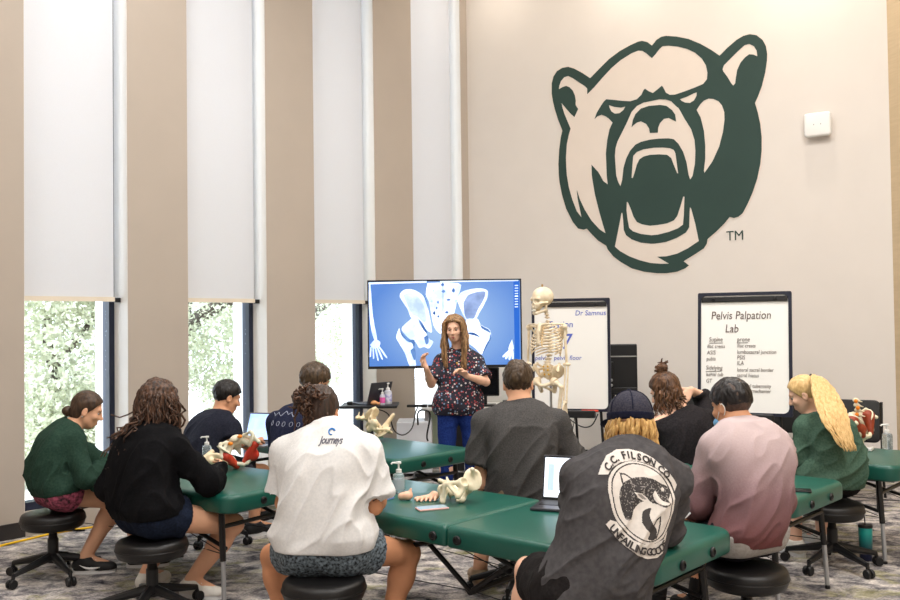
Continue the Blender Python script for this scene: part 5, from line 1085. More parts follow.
bc = H(-.045, -.085, .045); v, F = sdf([E(bc, (.058, .048, .046), None, .02), E(bc + V(-.035, 0, .006), (.036, .034, .034), None, .02), E(bc + V(.03, 0, .028), (.036, .034, .03), None, .02)], .004); obj('hair_bun', displace(v, F, (vnoise(v * 55, 2) + .6 * vnoise(v * 120, 3)) * .009), F, H_dark, q.root)
P_ = []
for i in range(70):
    d = nrm(g5.normal(size=3)); a0 = bc + d * .045; b = a0 + nrm(np.cross(d, g5.normal(size=3))) * .045 + d * .012; c = b + g5.normal(size=3) * .022 + V(0, 0, -.012); P_.append([a0 - d * .012, b, c])
for i in range(10):
    sx = g5.uniform(-.06, .06); a0 = H(sx, -.085, -.03); P_.append([a0, a0 + V(0, -.012, -.04), a0 + V(g5.normal() * .01, -.012, -.085)])
lock_mesh(P_, hairm('bun_brown', (52, 36, 28), (98, 70, 53)), q.root, 'hair_lock', (.0075, .0025), 5, .006, .03, 8)
bv = cloth_bvh(o5, q.root); dn = nrm(q.fs); ux = V(dn[1], -dn[0], 0); oc = PD(332, 437, 4.0); M_ink5 = mat('print_grey', (92, 92, 104), .8, var=.03)
tv, tf = text_geo('Journeys', .034, .25, 'CENTER', .9, 0.0, .0008); tv = tv * V(.95, 1.25, 1); obj('script_print', project(tv[:, :2] + V(0, -.025), oc, ux, V(0, 0, 1), dn, bv, .0022), tf, M_ink5, q.root, smooth=False)
mb = MB(); th = np.linspace(.3, 5.2, 16); mb.tube(project([(-.005 + .014 * math.cos(a) * (1 - a * .06), .022 + .012 * math.sin(a)) for a in th], oc, ux, V(0, 0, 1), dn, bv, .002), np.linspace(.0055, .002, 16), 6); mb.out('blue_wave_print', mat('print_blue', (52, 124, 196), .8, var=.03), q.root)
e, w, d_, pn, cu = q.arm['R']; bvb = cloth_bvh(q.body, q.root); oc = e + (w - e) * .02 + V(.0, 0, .045); mb = MB()
for pts in ([(-.028, -.004), (-.01, .008), (.008, .004), (.026, .014)], [(-.02, -.012), (.0, -.003), (.022, .004)], [(.004, .016), (.014, .002), (.010, -.014)]): mb.tube(project(pts, oc, V(.95, .3, 0), V(0, 0, 1), nrm(V(-.3, .95, 0)), bvb, .0012), .0026, 5)
mb.out('tattoo', mat('tattoo_ink', (48, 42, 46), .7, var=.05), q.root)
# ---------- 6 presenter
q = make_person('P6', 'standing woman presenter with long hair, floral blouse and blue jeans facing the class', 'f', at_z(PD(458, 402, 7.4), .835), PD(459, 352, 7.44), (.05, -1), (.0, -1), PD(454.5, 328.5, 7.38), V(-.20, -.96, -.16), SK_fair, .94, .0, .15,
    armR=(PD(431, 384, 7.33), PD(426, 368, 7.12), V(-.35, -.1, .9), V(.8, -.5, 0), 1.25), armL=(PD(486, 382, 7.33), PD(467, 376, 7.12), V(-.75, -.25, .6), V(-.2, -.5, -.5), 1.15),
    legR=(PD(447, 455, 7.36), at_z(PD(446, 495, 7.42), .095), V(-.25, -1, 0)), legL=(PD(472, 455, 7.36), at_z(PD(474, 495, 7.42), .095), V(.3, -1, 0)))
face(q, (92, 64, 44), (184, 92, 90))
def floral():
    m = bpy.data.materials.new('cloth_floral'); m.use_nodes = True; nt = m.node_tree; L = nt.links; b = nt.nodes['Principled BSDF']; b.inputs['Roughness'].default_value = .8
    tc = nt.nodes.new('ShaderNodeTexCoord'); vo = nt.nodes.new('ShaderNodeTexVoronoi'); vo.inputs['Scale'].default_value = 56; L.new(tc.outputs['Object'], vo.inputs['Vector'])
    rp = nt.nodes.new('ShaderNodeValToRGB'); rp.color_ramp.interpolation = 'CONSTANT'; e = rp.color_ramp.elements
    for p, c in ((.0, (30, 30, 48)), (.30, (168, 62, 66)), (.48, (216, 206, 204)), (.6, (112, 140, 172)), (.75, (150, 84, 96)), (.88, (34, 32, 50))):
        k = e[0] if p == 0 else e.new(p); k.position = p; k.color = lin(c) + (1,)
    e.remove(e[-1]) if len(e) > 6 else None
    sx = nt.nodes.new('ShaderNodeSeparateXYZ'); L.new(vo.outputs['Color'], sx.inputs[0]); L.new(sx.outputs['X'], rp.inputs['Fac'])
    st = nt.nodes.new('ShaderNodeMath'); st.operation = 'LESS_THAN'; st.inputs[1].default_value = .42; L.new(vo.outputs['Distance'], st.inputs[0])
    mx = nt.nodes.new('ShaderNodeMixRGB'); mx.inputs['Color1'].default_value = lin((30, 29, 44)) + (1,); L.new(st.outputs[0], mx.inputs['Fac']); L.new(rp.outputs['Color'], mx.inputs['Color2']); L.new(mx.outputs['Color'], b.inputs['Base Color']); return m
garment(q, 'floral_blouse', floral(), .012, .78, -.085, .008, 9, .016, 6, armoff=.016, h=.006, collar=.05)
bottoms(q, 'jeans', cloth('blue_jeans', (22, 40, 96), (34, 56, 122)), 1, .012, .006, 7, .2, 0, True); shoes(q, SH_black)
H = q.H; haircap(q, H_pres, .012, .003, (90, 40, 20), -.16, ((.080, .080), (.0, -.02)), .014)
P_ = []
for k in (1, -1):
    for i in range(85):
        u = g5.random(); y0 = g5.uniform(-.05, .07); a0 = H(k * .012, y0, .122 - max(y0, 0) * .4 - max(-y0, 0) * .25)
        fr = y0 > -.01; yy = y0 * .8 + (.015 if fr else -.03)
        b = H(k * g5.uniform(.072, .088), yy + .005, .06); c = H(k * g5.uniform(.084, .102), yy + g5.uniform(-.015, .015), -.04); e = H(k * g5.uniform(.075, .115), yy + .03, -.15); f = H(k * g5.uniform(.06, .11), yy + (.065 if fr else .0), -.30 - .10 * u)
        P_.append([a0, H(k * .045, y0 + .004, .112 - max(y0, 0) * .45 - max(-y0, 0) * .2), b, c, e, f])
lock_mesh(P_, H_pres, q.root, 'hair_lock', (.0105, .004), 5, .007, .11, 9)
M_gold = mat('gold', (214, 170, 80), .3, metal=.9, var=.04); mb = MB(); mb.ball(PD(457, 363.5, 7.33), (.010, .006, .012), 8); mb.out('pendant', M_gold, q.root)
# ---------- 7 man in dark grey T-shirt
q = make_person('P7', 'man with short brown hair and dark grey T-shirt, back to camera beyond the nearest table', 'm', at_z(PD(523, 500, 5.02), .517), PD(521, 407, 5.10), (.1, 1), (.08, 1), PD(518, 383, 5.15), V(.06, .98, -.16), SK_lt, 1.0, .06, .20,
    armL=(PD(481, 484, 5.08), PD(494, 498, 5.34), V(.1, .9, -.2), V(0, 0, -1), .5), armR=(PD(575, 477, 5.10), PD(566, 490, 5.38), V(-.2, .9, 0), V(0, 0, -1), .5),
    legL=(PD(488, 498, 5.45), at_z(PD(480, 565, 5.08), .11), V(-.2, .95, 0)))
face(q, (60, 42, 30), (190, 110, 100)); garment(q, 'grey_t_shirt', cloth('charcoal_tee', (66, 65, 65), (82, 80, 79), 140), .012, .66, -.04, .012, 8, .018, 7, fdir=V(.55, 0, .8), armoff=.02)
bottoms(q, 'shorts', cloth('khaki_shorts', (120, 104, 84), (134, 118, 96)), .8, .016); shoes(q, SH_tan, SH_tan)
haircap(q, H_short, .012, .0045, (60, 60, 40), -.072, ((.085, .06), (-.02, -.025)))
# ---------- 8 man in cap and printed long sleeve shirt
q = make_person('P8', 'man in dark mesh cap and charcoal long sleeve shirt with a fish print', 'm', at_z(PD(586, 598, 3.30), .50), PD(630, 452, 3.46), (-.15, 1), (-.16, 1), PD(630, 425, 3.56), V(-.16, .95, -.26), SK_fair, 1.0, .06, .18, roll=-.05,
    armL=(PD(576, 533, 3.52), PD(592, 512, 3.78), V(.1, .95, 0), V(0, 0, -1), .5), armR=(PD(667, 530, 3.56), PD(662, 525, 3.82), V(-.5, .8, 0), V(0, 0, -1), .6),
    legL=(PD(530, 571, 3.70), at_z(PD(520, 640, 3.75), .095), V(-.1, 1, 0)), legR=(PD(622, 590, 3.78), at_z(PD(625, 640, 3.85), .095), V(.1, 1, 0)))
face(q, (150, 110, 70), (196, 120, 112)); o8 = garment(q, 'long_sleeve_shirt', cloth('washed_charcoal', (68, 66, 68), (78, 76, 77), 50), .016, 2, -.09, .014, 8, .016, 8, fdir=V(.75, 0, .6), armoff=.014, h=.006, cuff=True)
bottoms(q, 'shorts', cloth('black_shorts', (26, 24, 24), (36, 33, 33)), .62, .02, .010); shoes(q, SH_black)
H = q.H; R8, s8 = q.hR, q.hs
P_ = []
for i in range(120):
    a = g5.uniform(math.radians(62), math.radians(298)); a0 = H(.078 * math.sin(a), -.012 + .096 * math.cos(a), g5.uniform(-.01, .02)); out = R8 @ V(math.sin(a), math.cos(a), 0); L_ = g5.uniform(.10, .175) * (1 if math.cos(a) < .1 else .8)
    P_.append([a0, a0 + out * .012 + V(0, 0, -.04), a0 + out * g5.uniform(.0, .02) + V(0, 0, -L_ * .75), a0 + out * g5.uniform(.0, .03) + V(0, 0, -L_)])
lock_mesh(P_, H_straw, q.root, 'hair_lock', (.0085, .003), 5, .006, .09, 11)
n_ = R8 @ nrm(V(0, .10, -1)); v, F = sdf([E(H(0, -.010, .040), V(.088, .108, .094) * s8, R8, .02)], .0035, [(H(0, 0, .022), n_)])
capm = cloth('cap_mesh', (42, 43, 58), (66, 64, 72), 160, .75); cp = obj('cap', v, F, capm, q.root); M_cb = cloth('cap_navy', (24, 27, 44), (32, 34, 52))
v, F = sdf([E(H(0, -.010, .040), V(.0905, .1105, .0965) * s8, R8, .02)], .0035, [(H(0, 0, .018), n_), (H(0, 0, .047), -n_)]); obj('band', v, F, M_cb, cp)
mb = MB()
for a in range(6):
    az = a * math.pi / 3 + .3; mb.tube([H(.0895 * math.sin(az) * math.cos(t), -.010 + .1095 * math.cos(az) * math.cos(t), .040 + .0955 * math.sin(t)) for t in np.linspace(.05, 1.5, 10)], .0022, 5)
mb.out('seam', M_cb, cp); mb = MB(); mb.ball(H(0, -.01, .137), V(.010, .010, .006), 8); mb.out('button', M_cb, cp)
v, F = sdf([E(H(0, .125, .028), V(.078, .078, .012) * s8, R8 @ rotm(-.15), .01)], .004, [(H(0, .078, 0), R8 @ V(0, -1, 0))]); obj('brim', v, F, M_cb, cp)
# back print: banner, shield with a leaping trout, lower banner
bv = cloth_bvh(o8, q.root); PXM = 3.46 / 900; oc = PD(650, 504, 3.2); dn = nrm(V(-.16, 1, -.05)); ux = nrm(V(dn[1], -dn[0], 0)); uy = V(0, 0, 1)
X8 = lambda x, y: ((570 + x / 5 - 643) * PXM, -(440 + y / 5 - 504) * PXM)     # from the print as measured
loop8 = lambda s: [tuple(smooth_path([(a, b, 0) for a, b in s + s[:1]], 4)[i, :2]) for i in range(4 * len(s))]
pl = lambda *pts: [X8(*w) for w in pts]
BAN = pl((160, 190), (185, 150), (220, 110), (280, 84), (340, 84), (400, 100), (450, 130), (500, 180), (530, 225), (545, 255), (528, 282), (515, 240), (480, 195), (430, 160), (380, 142), (330, 135), (280, 140), (235, 160), (205, 190))
LOW = pl((162, 408), (185, 390), (215, 400), (240, 440), (280, 480), (330, 500), (390, 505), (440, 490), (470, 455), (455, 500), (432, 548), (395, 570), (340, 568), (290, 545), (240, 505), (200, 465))
SHO = loop8(pl((190, 260), (205, 205), (250, 160), (320, 138), (390, 148), (455, 180), (500, 235), (520, 300), (505, 370), (480, 430), (440, 480), (380, 505), (310, 490), (250, 440), (205, 370)))
SHI = loop8(pl((212, 265), (225, 215), (265, 172), (325, 152), (390, 160), (445, 192), (483, 240), (500, 300), (488, 365), (462, 425), (425, 470), (380, 490), (318, 475), (262, 428), (222, 360)))
SHN = loop8(pl((206, 263), (219, 211), (260, 168), (323, 146), (390, 155), (449, 187), (489, 238), (507, 300), (494, 367), (468, 428), (430, 474), (380, 495), (315, 480), (258, 432), (216, 363)))
FISH = loop8(pl((240, 300), (250, 260), (275, 232), (320, 212), (370, 208), (420, 220), (455, 240), (490, 258), (497, 290), (480, 318), (490, 338), (450, 345), (415, 330), (395, 325), (350, 335), (310, 355), (295, 385), (262, 392), (246, 350)))
JAW = loop8(pl((402, 285), (418, 270), (428, 290), (445, 315), (470, 325), (484, 330), (470, 338), (430, 330), (408, 312)))
BEL = loop8(pl((300, 350), (345, 318), (395, 322), (350, 350), (320, 385), (318, 430), (350, 470), (330, 478), (300, 440), (285, 395)))
TAIL = pl((265, 240), (262, 185), (290, 190), (322, 215), (290, 228)); TAI = pl((272, 230), (270, 194), (288, 197), (310, 214))
FIN = pl((315, 272), (350, 280), (375, 300), (388, 320), (360, 318), (330, 298)); FI = pl((325, 278), (350, 285), (372, 308), (350, 306))
CUR = loop8(pl((330, 405), (345, 360), (385, 345), (372, 375), (378, 410), (400, 440), (388, 485), (350, 480), (362, 455), (345, 435)))
FN2 = pl((380, 480), (378, 430), (400, 395), (428, 380), (425, 420), (400, 485)); FN3 = pl((387, 470), (386, 432), (404, 403), (421, 391), (417, 420), (398, 470))
EYE = loop8(pl((452, 262), (462, 258), (470, 268), (462, 276), (452, 272)))
def fn(x, y):
    r = np.full(x.shape, -1); w = lambda p, k: r.__setitem__(inpoly(x, y, p), k)
    w(BAN, 0); w(LOW, 0); w(SHO, 0); w(SHN, 1); w(SHI, 0); w(TAIL, 1); w(TAI, 0); w(FISH, 1); w(FN2, 1); w(FN3, 0); w(CUR, 1); w(BEL, 0); w(JAW, 0); w(FIN, 0); w(FI, 2); w(EYE, 0)
    sp = (vnoise(np.stack([x.ravel() * 240, y.ravel() * 240, 0 * x.ravel()], 1), 5).reshape(x.shape) > .45) & (r == 1) & inpoly(x, y, FISH); r[sp] = 2
    return r
M_pw = mat('print_cream', (212, 205, 198), .85, var=.05, scale=60); M_pd = mat('print_dark', (56, 52, 52), .85, var=.08, scale=60); M_pg = mat('print_mid', (136, 130, 126), .85, var=.05, scale=60)
grid_decal('fish_print', fn, .33, .41, .0017, oc, ux, uy, dn, bv, [M_pw, M_pd, M_pg], q.root, .0034)
def arc_text(name, s, path, size, bold=.0012):
    p = smooth_path([V(*X8(*a), 0) for a in path], 8); L_ = np.concatenate([[0], np.cumsum(np.linalg.norm(np.diff(p, axis=0), axis=1))]); V_, F_ = [], []; n = 0
    ws = [max(.3, {'I': .35, '.': .3, ' ': .35, 'L': .62}.get(c, .74)) for c in s]; tot = sum(ws); pos = 0
    for c, w_ in zip(s, ws):
        t = L_[-1] * (pos + w_ / 2) / tot; pos += w_; a = V(*[np.interp(t, L_, p[:, i]) for i in range(3)]); b = V(*[np.interp(t + .002, L_, p[:, i]) for i in range(3)]); tx = nrm(b - a); ty = V(-tx[1], tx[0], 0)
        if c == ' ': continue
        tv, tf = text_geo(c, size, 0, 'CENTER', 1, 0, bold); w2 = np.array([a[:2] + tx[:2] * u[0] + ty[:2] * (u[1] - size * .35) for u in tv]); V_.append(w2); F_ += [tuple(i + n for i in k) for k in tf]; n += len(w2)
    obj(name, project(np.concatenate(V_), oc, ux, uy, dn, bv, .0075), F_, M_pd, q.root, smooth=False)
arc_text('banner_lettering', 'C.C. FILSON CO.', [(200, 168), (245, 128), (310, 108), (380, 120), (440, 148), (490, 195), (515, 222)], .033)
arc_text('banner_lettering', 'UNFAILING GOODS', [(188, 418), (230, 470), (290, 515), (350, 535), (405, 535), (452, 500)], .035)
# ---------- 9 woman with top bun, hand on neck
q = make_person('P9', 'woman in dark grey shirt with auburn top bun and a hand on her neck', 'f', at_z(V(1.50, 5.88, 0), .517), PD(680, 413, 5.95), (-.3, .95), (-.28, .96), PD(665, 391, 5.97), V(-.72, .52, -.42), SK_fair, 1.02, .06, .185,
    armR=(PD(703, 398, 6.22), PD(691, 390, 6.04), V(-.7, -.55, -.55), V(-.2, .9, -.3), .55), armL=(PD(652, 462, 6.0), PD(650, 462, 6.3)))
face(q, (70, 46, 32), (190, 110, 104)); garment(q, 'long_sleeve_top', cloth('dark_grey_top', (31, 29, 32), (43, 40, 42)), .018, 2, -.03, .011, 8, .024, 9)
bottoms(q, 'trousers', cloth('black_trousers', (24, 24, 28)), 1, .012, .005, 4, .16, 0, True); shoes(q, SH_black)
H = q.H; haircap(q, H_aub, .012, .004, (80, 40, 26), -.09, ((.076, .070), (.01, -.04)), .008)
bc = H(.0, -.045, .150); v, F = sdf([E(bc, (.034, .034, .032), None, .02), E(bc + V(.015, 0, .012), (.024, .024, .022), None, .02)], .004); obj('hair_bun', displace(v, F, (vnoise(v * 70, 2) + .6 * vnoise(v * 130, 3)) * .008), F, H_aub, q.root)
P_ = []
for i in range(26): d = nrm(g5.normal(size=3) + V(0, 0, .4)); P_.append([bc + d * .015, bc + d * .035, bc + d * .05 + g5.normal(size=3) * .012])
for i in range(90):
    a = g5.uniform(math.radians(50), math.radians(310)); a0 = H(.072 * math.sin(a), -.012 + .09 * math.cos(a), g5.uniform(-.02, .07)); out = R_ = q.hR @ V(math.sin(a), math.cos(a), 0); L_ = g5.uniform(.12, .21)
    P_.append([a0, a0 + out * .018 + V(0, 0, -.04), a0 + out * .02 + V(0, 0, -L_ * .7), jit(a0 + out * .035 + V(.02, -.02, -L_), .012, g5)])
lock_mesh(P_, H_aub, q.root, 'hair_lock', (.008, .003), 5, .006, .07, 12)
# ---------- 10 man in mauve
q = make_person('P10', 'man with short black hair in a mauve fading long sleeve shirt, mask at his chin', 'm', at_z(PD(747, 545, 4.10), .517), PD(741, 427, 4.24), (-.5, .86), (-.14, .99), PD(731, 405, 4.30), V(-.48, .83, -.28), SK_mid, .97, .075, .155,
    armL=(PD(700, 502, 4.20), PD(694, 517, 4.46), V(-.3, .9, 0), V(0, 0, -1), .5), armR=(PD(781, 500, 4.30), PD(757, 497, 4.55)),
    legL=(PD(664, 545, 4.50), at_z(PD(656, 596, 4.5), .095), V(-.5, .86, 0)), legR=(PD(704, 540, 4.62), at_z(PD(697, 590, 4.58), .095), V(-.45, .9, 0)))
face(q, (24, 20, 20), (170, 100, 90))
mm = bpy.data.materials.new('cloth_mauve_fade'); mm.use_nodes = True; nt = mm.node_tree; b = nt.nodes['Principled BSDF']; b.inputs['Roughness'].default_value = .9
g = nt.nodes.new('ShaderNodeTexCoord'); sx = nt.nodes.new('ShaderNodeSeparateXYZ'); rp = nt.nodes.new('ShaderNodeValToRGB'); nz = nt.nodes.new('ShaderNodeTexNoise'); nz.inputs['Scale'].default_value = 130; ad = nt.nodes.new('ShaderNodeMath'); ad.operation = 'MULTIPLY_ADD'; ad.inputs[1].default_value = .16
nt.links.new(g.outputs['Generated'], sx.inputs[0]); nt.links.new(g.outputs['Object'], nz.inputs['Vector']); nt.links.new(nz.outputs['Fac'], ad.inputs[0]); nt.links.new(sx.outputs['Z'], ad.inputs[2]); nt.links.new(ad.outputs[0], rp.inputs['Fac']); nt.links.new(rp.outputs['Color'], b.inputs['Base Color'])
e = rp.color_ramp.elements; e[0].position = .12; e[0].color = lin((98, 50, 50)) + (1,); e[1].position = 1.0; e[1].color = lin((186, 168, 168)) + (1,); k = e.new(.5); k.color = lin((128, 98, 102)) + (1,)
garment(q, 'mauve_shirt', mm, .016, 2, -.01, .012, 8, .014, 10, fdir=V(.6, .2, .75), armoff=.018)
bottoms(q, 'dark_shorts', cloth('dark_shorts', (26, 26, 32)), .62, .004, .003, 3, .1, .004); shoes(q, SH_black, None, False, SOCK_b)
v, F = sdf([C(q.spine(t_) - q.lp * .09, q.spine(t_) + q.lp * .09, .114, None, .04) for t_ in (0, .06)], .006, [(q.pel + V(0, 0, .03), V(0, 0, 1)), (q.pel + V(0, 0, -.075), V(0, 0, -1))]); obj('undershirt_hem', v, F, cloth('grey_hem', (150, 146, 142), (166, 162, 158)), q.root)
haircap(q, H_black, .0148, .004, (56, 56, 30), -.012, ((.086, .062), (-.018, -.005)))
haircap(q, hairm('black_fade', (62, 48, 42), (84, 66, 56)), .0125, .001, (90, 90, 60), -.070, ((.075, .055), (-.02, -.03)), name='hair_fade')
H = q.H; v, F = sdf([E(H(0, .062, -.072), V(.058, .052, .036), q.hR, .01), E(H(0, .035, -.055), V(.052, .055, .05), q.hR, .01, '-')], .004, [(H(0, .03, 0), q.hR @ V(0, -1, 0))]); fm = obj('face_mask', v, F, mat('mask_blue', (120, 176, 222), .8, var=.04), q.root)
mb = MB()
for k in (1, -1): mb = MB(); mb.tube(smooth_path([H(k * .05, .06, -.06), H(k * .072, .02, -.03), H(k * .086, -.02, .005), H(k * .08, -.03, -.03), H(k * .055, .04, -.085)], 4), .0022, 5); mb.out('ear_loop', M_paper, fm)
v, F = sdf([C(q.spine(.985) + q.ls * .058 * math.cos(a) + q.fs * .06 * math.sin(a) - q.fs * 0 + V(0, 0, .012), q.spine(.985) + q.ls * .058 * math.cos(a + .4) + q.fs * .06 * math.sin(a + .4) + V(0, 0, .012), .009, None, .005) for a in np.arange(0, 6.2, .4)], .004); obj('collar', v, F, cloth('dark_collar', (60, 54, 60)), q.root)
# ---------- 11 blonde ponytail
q = make_person('P11', 'blonde woman with ponytail and faded green sweatshirt, seated at right', 'f', at_z(PD(831, 482, 5.42), .53), PD(815, 416, 5.55), (-.30, .95), (-.55, .83), PD(804, 394, 5.56), V(-.82, .40, -.40), SK_fair, .95, .085, .142,
    armL=(PD(796, 455, 5.42), PD(786, 456, 5.66), V(-.5, .8, 0), V(0, 0, -1), .5), armR=(PD(828, 458, 5.9), PD(806, 455, 5.95)),
    legL=(PD(792, 472, 5.74), at_z(PD(796, 545, 5.7), .095), V(-.4, .9, 0)), legR=(PD(822, 474, 5.86), at_z(PD(822, 540, 5.85), .095), V(-.3, .95, 0)))
face(q, (150, 110, 70), (200, 124, 116)); garment(q, 'sweatshirt', cloth('faded_green', (60, 84, 70), (76, 100, 86)), .020, 2, -.02, .013, 8, .018, 11, True, fdir=V(.7, 0, .6))
bottoms(q, 'shorts', cloth('black_shorts', (26, 24, 24)), .45, .016); shoes(q, SH_white)
H = q.H; haircap(q, H_blond, .010, .0022, (90, 40, 26), -.085, ((.074, .072), (-.005, -.045)), .0)
tie = H(0, -.100, .085); mb = MB(); mb.lathe([(.012, -.012), (.021, -.01), (.023, 0), (.021, .01), (.012, .012)], tie, 16, cols(*frame_for(q.hR @ V(0, -.8, .5)))); mb.out('hair_tie', M_black, q.root)
P_ = []
A0, A1, A2, A3 = tie, PD(825, 396, 5.36), PD(835, 418, 5.22), PD(851, 452, 5.13)
for i in range(130):
    sx = np.clip(g5.normal(), -2, 2); u = g5.random(); P_.append([jit(A0, .006, g5), A0 + (A1 - A0) * .42 + V(0.0, 0, .03) + V(.016, -.004, 0) * sx, A1 + V(.036, .01, .006) * sx + V(0, -.012 * u, 0), A2 + V(.040, .014, .008) * sx, A2 + (A3 - A2) * (.35 + .65 * u) + V(.026, .01, 0) * sx])
lock_mesh(P_, H_blond, q.root, 'ponytail', (.009, .003), 5, .005, .12, 13)
# ================================================================ teaching skeleton on its stand
sk0 = PD(543, 345, 7.0); SKF = nrm(V(-.62, -.78, 0)); SKL = V(SKF[1], -SKF[0], 0)      # facing, and its right-hand side
RS = cols(SKL, SKF, V(0, 0, 1)); SX, SY = PD(546, 345, 7.0)[:2]
M_skel = mat('skeleton_plastic', (240, 226, 200), 0.48, rgb2=(226, 206, 172), scale=24, bump=.06, bscale=80)
M_cart = mat('cartilage', (232, 206, 160), 0.5, var=.05, scale=20)
sk = empty('skeleton_model', (SX, SY, 0), 'life size ivory skeleton model on a stand in front of the whiteboard with the 7', 'skeleton')
zz = lambda y: PD(545, y, 7.0)[2]
B = lambda x, y, z: V(SX, SY, 0) + RS @ V(x, y, 0) + V(0, 0, z)
def bone(name, prims, h=.004, m=None, parent=None, cuts=()): v, F = sdf(prims, h, cuts); return obj(name, v, F, m or M_skel, parent or sk)
zC, zS, zL, zP = zz(320), zz(326), zz(358), zz(378)
hc = B(0.0, .035, 0); hc = PD(541.5, 300, 6.97); hf = nrm(V(-.86, -.5, -.06)); hr = nrm(np.cross(hf, V(0, 0, 1))); hu = np.cross(hr, hf); HR = cols(hr, hf, hu); K = lambda x, y, z: hc + HR @ V(x, y, z)
skp = [E(K(0, -.015, .025), (.070, .090, .076), HR, .02), E(K(0, .045, -.035), (.048, .040, .045), HR, .02), C(K(.04, .06, .012), K(-.04, .06, .012), .014, None, .012), C(K(.052, .045, -.028), K(.066, -.01, -.022), .010, .007, .008), C(K(-.052, .045, -.028), K(-.066, -.01, -.022), .010, .007, .008), C(K(.018, .068, -.058), K(-.018, .068, -.058), .012, None, .01)]
for k in (1, -1): skp.append(E(K(k * .030, .082, -.008), (.019, .026, .017), HR, .004, '-'))
skp += [E(K(0, .088, -.034), (.010, .02, .014), HR, .004, '-'), E(K(.062, .02, -.045), (.016, .03, .02), HR, .008, '-'), E(K(-.062, .02, -.045), (.016, .03, .02), HR, .008, '-')]
skull = bone('skull', skp, .0035)
bone('jaw', [C(K(.052, -.004, -.045), K(.046, .0, -.080), .009, .010, .008), C(K(-.052, -.004, -.045), K(-.046, .0, -.080), .009, .010, .008), C(K(.046, .0, -.080), K(.014, .068, -.100), .010, .012, .008), C(K(-.046, .0, -.080), K(-.014, .068, -.100), .010, .012, .008), C(K(.014, .068, -.096), K(-.014, .068, -.096), .013, None, .008)], .0035)
mb = MB(); mb.box(K(0, .079, -.076), (.042, .014, .016), HR, .004); mb.out('teeth', mat('teeth_white', (240, 236, 222), .35, var=.02), skull)
mb = MB(); mb.tube([K(0, -.015, .098), K(0, -.015, .122)], .004, 8); mb.lathe([(.002, 0), (.009, 0), (.009, .006), (.002, .008)], K(0, -.015, .112), 10); mb.out('hook_screw', M_gold, skull)
sp = smooth_path([B(0, .0, zC + .08), B(0, -.02, zC + .02), B(0, -.055, zz(335)), B(0, -.06, zz(348)), B(0, -.015, zz(362)), B(0, -.01, zz(370)), B(0, -.035, zP)], 4); pr = []
for i in range(len(sp)):
    r_ = .014 + .012 * i / len(sp); pr += [E(sp[i], (r_, r_, r_ * .62), RS, .006), C(sp[i], sp[i] - SKF * r_ * 1.9 - V(0, 0, r_ * .6), r_ * .3, r_ * .2, .006), C(sp[i] - SKL * r_ * 1.5, sp[i] + SKL * r_ * 1.5, r_ * .25, r_ * .2, .006)]
bone('spine', pr, .004)
mb = MB()
for i in (18, 20, 22): mb.ball(sp[i] + SKF * .018 + SKL * .018, (.008, .008, .008), 8); mb.ball(sp[i] + SKF * .018 - SKL * .018, (.008, .008, .008), 8)
mb.out('nerve_root', mat('nerve_yellow', (236, 190, 70), .5, var=.05), sk)
ztop, zbot = zz(323), zz(359)
for i in range(12):
    t = i / 11; zc = ztop + (zbot - ztop) * (t * .8); w_ = .055 + .075 * math.sin(min(1, t * 1.5 + .1) * math.pi / 2) - .02 * max(0, t - .7) / .3; d_ = .055 + .05 * math.sin(min(1, t * 1.4 + .1) * math.pi / 2)
    for k in (1, -1):
        end = .93 if i < 7 else (.8 - .07 * (i - 7) if i < 10 else .42); drop = .035 + .05 * t; pts = []
        for a in np.linspace(0.06, end, 10): th = math.pi * a; pts.append(B(k * w_ * math.sin(th), -.005 - d_ * math.cos(th) * .95, zc - drop * (1 - math.cos(th)) * .5))
        mb = MB(); mb.tube(smooth_path(pts, 3), .0062, 6); rb = mb.out('rib', M_skel, sk)
        if i < 7: e0 = pts[-1]; mb = MB(); mb.tube(smooth_path([e0, (e0 + B(k * .015, d_ * .93, zc - drop * .6 + .01)) / 2, B(k * .014, d_ * .93, zz(329) - .016 * i)], 3), .0055, 6); mb.out('costal_cartilage', M_cart, rb)
bone('sternum', [C(B(0, .085, zz(325)), B(0, .105, zz(331)), .020, .016, .01, (SKF, .5)), C(B(0, .105, zz(331)), B(0, .11, zz(343)), .015, .012, .01, (SKF, .5)), C(B(0, .11, zz(343)), B(0, .105, zz(346)), .008, .004, .01)], .004)
sh = {1: B(.165, -.01, zz(327)), -1: B(-.165, -.01, zz(327))}
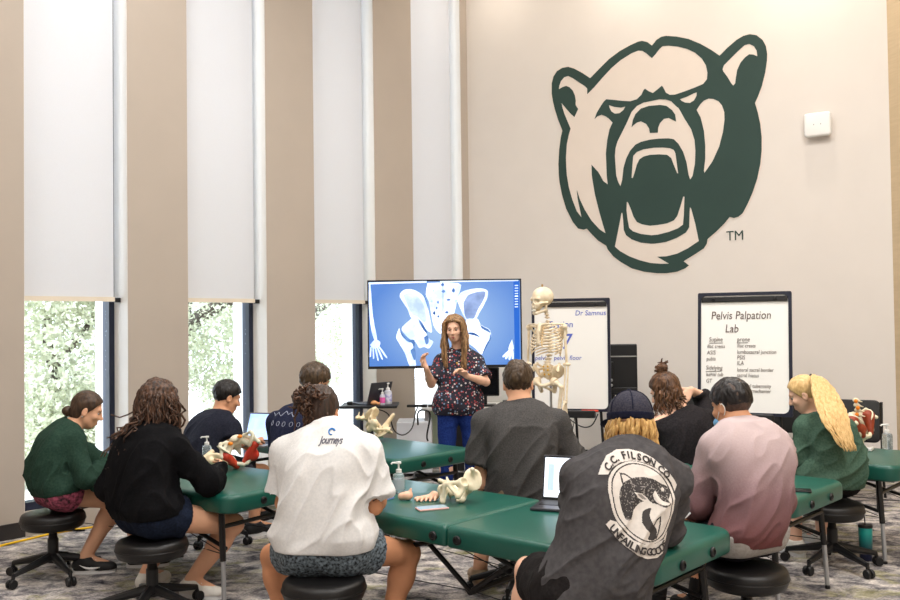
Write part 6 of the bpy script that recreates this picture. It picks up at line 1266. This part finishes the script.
for k in (1, -1):
    mb = MB(); mb.tube(smooth_path([B(k * .015, .085, zz(325)), B(k * .07, .07, zz(324)), sh[k] + V(0, 0, .02)], 4), [.008] * 4 + [.006] * 3 + [.008] * 2, 8); mb.out('clavicle', M_skel, sk)
    a, b_, c_ = sh[k] + V(0, 0, .012), B(k * .075, -.095, zz(328)), B(k * .085, -.09, zz(342)); bone('scapula', [C(a, b_, .010, .007, .01), C(b_, c_, .006, .006, .01), C(a, c_, .009, .006, .01), E((a + b_ + c_) / 3 - SKF * .01, (.045, .006, .05), RS, .01)], .0045)
    el = sh[k] + V(0, 0, zz(364) - zz(327)) + SKL * k * .012; wr = el + V(0, 0, zz(399) - zz(364)) + SKF * .03
    bone('humerus', [E(sh[k], (.022, .022, .022), None, .01), C(sh[k], el, .011, .010, .01), C(el - SKL * .022, el + SKL * .022, .012, .012, .01)], .004)
    bone('radius', [C(el + SKL * k * .014, wr + SKL * k * .012, .0075, .008, .006), E(wr + SKL * k * .012, (.011,) * 3, None, .006)], .004); bone('ulna', [E(el - SKL * k * .010 - SKF * .01, (.012,) * 3, None, .006), C(el - SKL * k * .010, wr - SKL * k * .014, .0078, .006, .006)], .004)
    hp = [E(wr + V(0, 0, -.018), (.022, .014, .016), RS, .006)]
    for j in range(4): o = SKF * (.024 - .016 * j); hp += [C(wr + V(0, 0, -.025) + o * .6, wr + V(0, 0, -.085) + o, .0055, .006, .003), C(wr + V(0, 0, -.09) + o, wr + V(0, 0, -.165 + .008 * abs(j - 1.5)) + o * 1.1, .0055, .0045, .003)]
    hp.append(C(wr + V(0, 0, -.03) + SKF * .02, wr + V(0, 0, -.09) + SKF * .055, .006, .0045, .003)); bone('hand', hp, .004)
pc = B(0, -.005, zP - .005); bone('pelvis', pelvis_prims(pc, RS, 1.02, True, .009), .004)
for k in (1, -1):
    hj = pc + RS @ V(k * .105, .03, -.03); kn = V(hj[0], hj[1], .47) - SKL * k * .03; an = V(kn[0], kn[1], .085)
    bone('femur', [E(hj, (.023,) * 3, None, .01), C(hj, hj + SKL * k * .045 + V(0, 0, -.03), .013, .016, .01), C(hj + SKL * k * .045 + V(0, 0, -.03), kn, .015, .014, .01), C(kn - SKL * .025, kn + SKL * .025, .020, .020, .01)], .005)
    bone('tibia', [C(kn - SKL * .02 + V(0, 0, -.035), kn + SKL * .02 + V(0, 0, -.035), .017, None, .01), C(kn + V(0, 0, -.03), an, .014, .012, .01)], .005); bone('fibula', [C(kn + SKL * k * .03 + V(0, 0, -.05), an + SKL * k * .022, .006, .008, .006)], .005)
    bone('foot', [E(an + V(0, 0, -.03) - SKF * .03, (.022, .03, .028), RS, .01)] + [C(an + V(0, 0, -.03), an + SKF * .16 + SKL * (j - 2) * .016 + V(0, 0, -.07), .012, .006, .006) for j in range(5)], .005)
mb = MB(); mb.tube([B(.0, -.06, .06), B(0, -.06, zP - .02), B(0, -.03, zP)], .010, 10)
for j in range(5): a = j * 1.2566; mb.tube([B(0, -.06, .09), B(.26 * math.cos(a), -.06 + .26 * math.sin(a), .06), B(.27 * math.cos(a), -.06 + .27 * math.sin(a), .0)], .012, 8)
mb.out('stand', M_alu, sk)
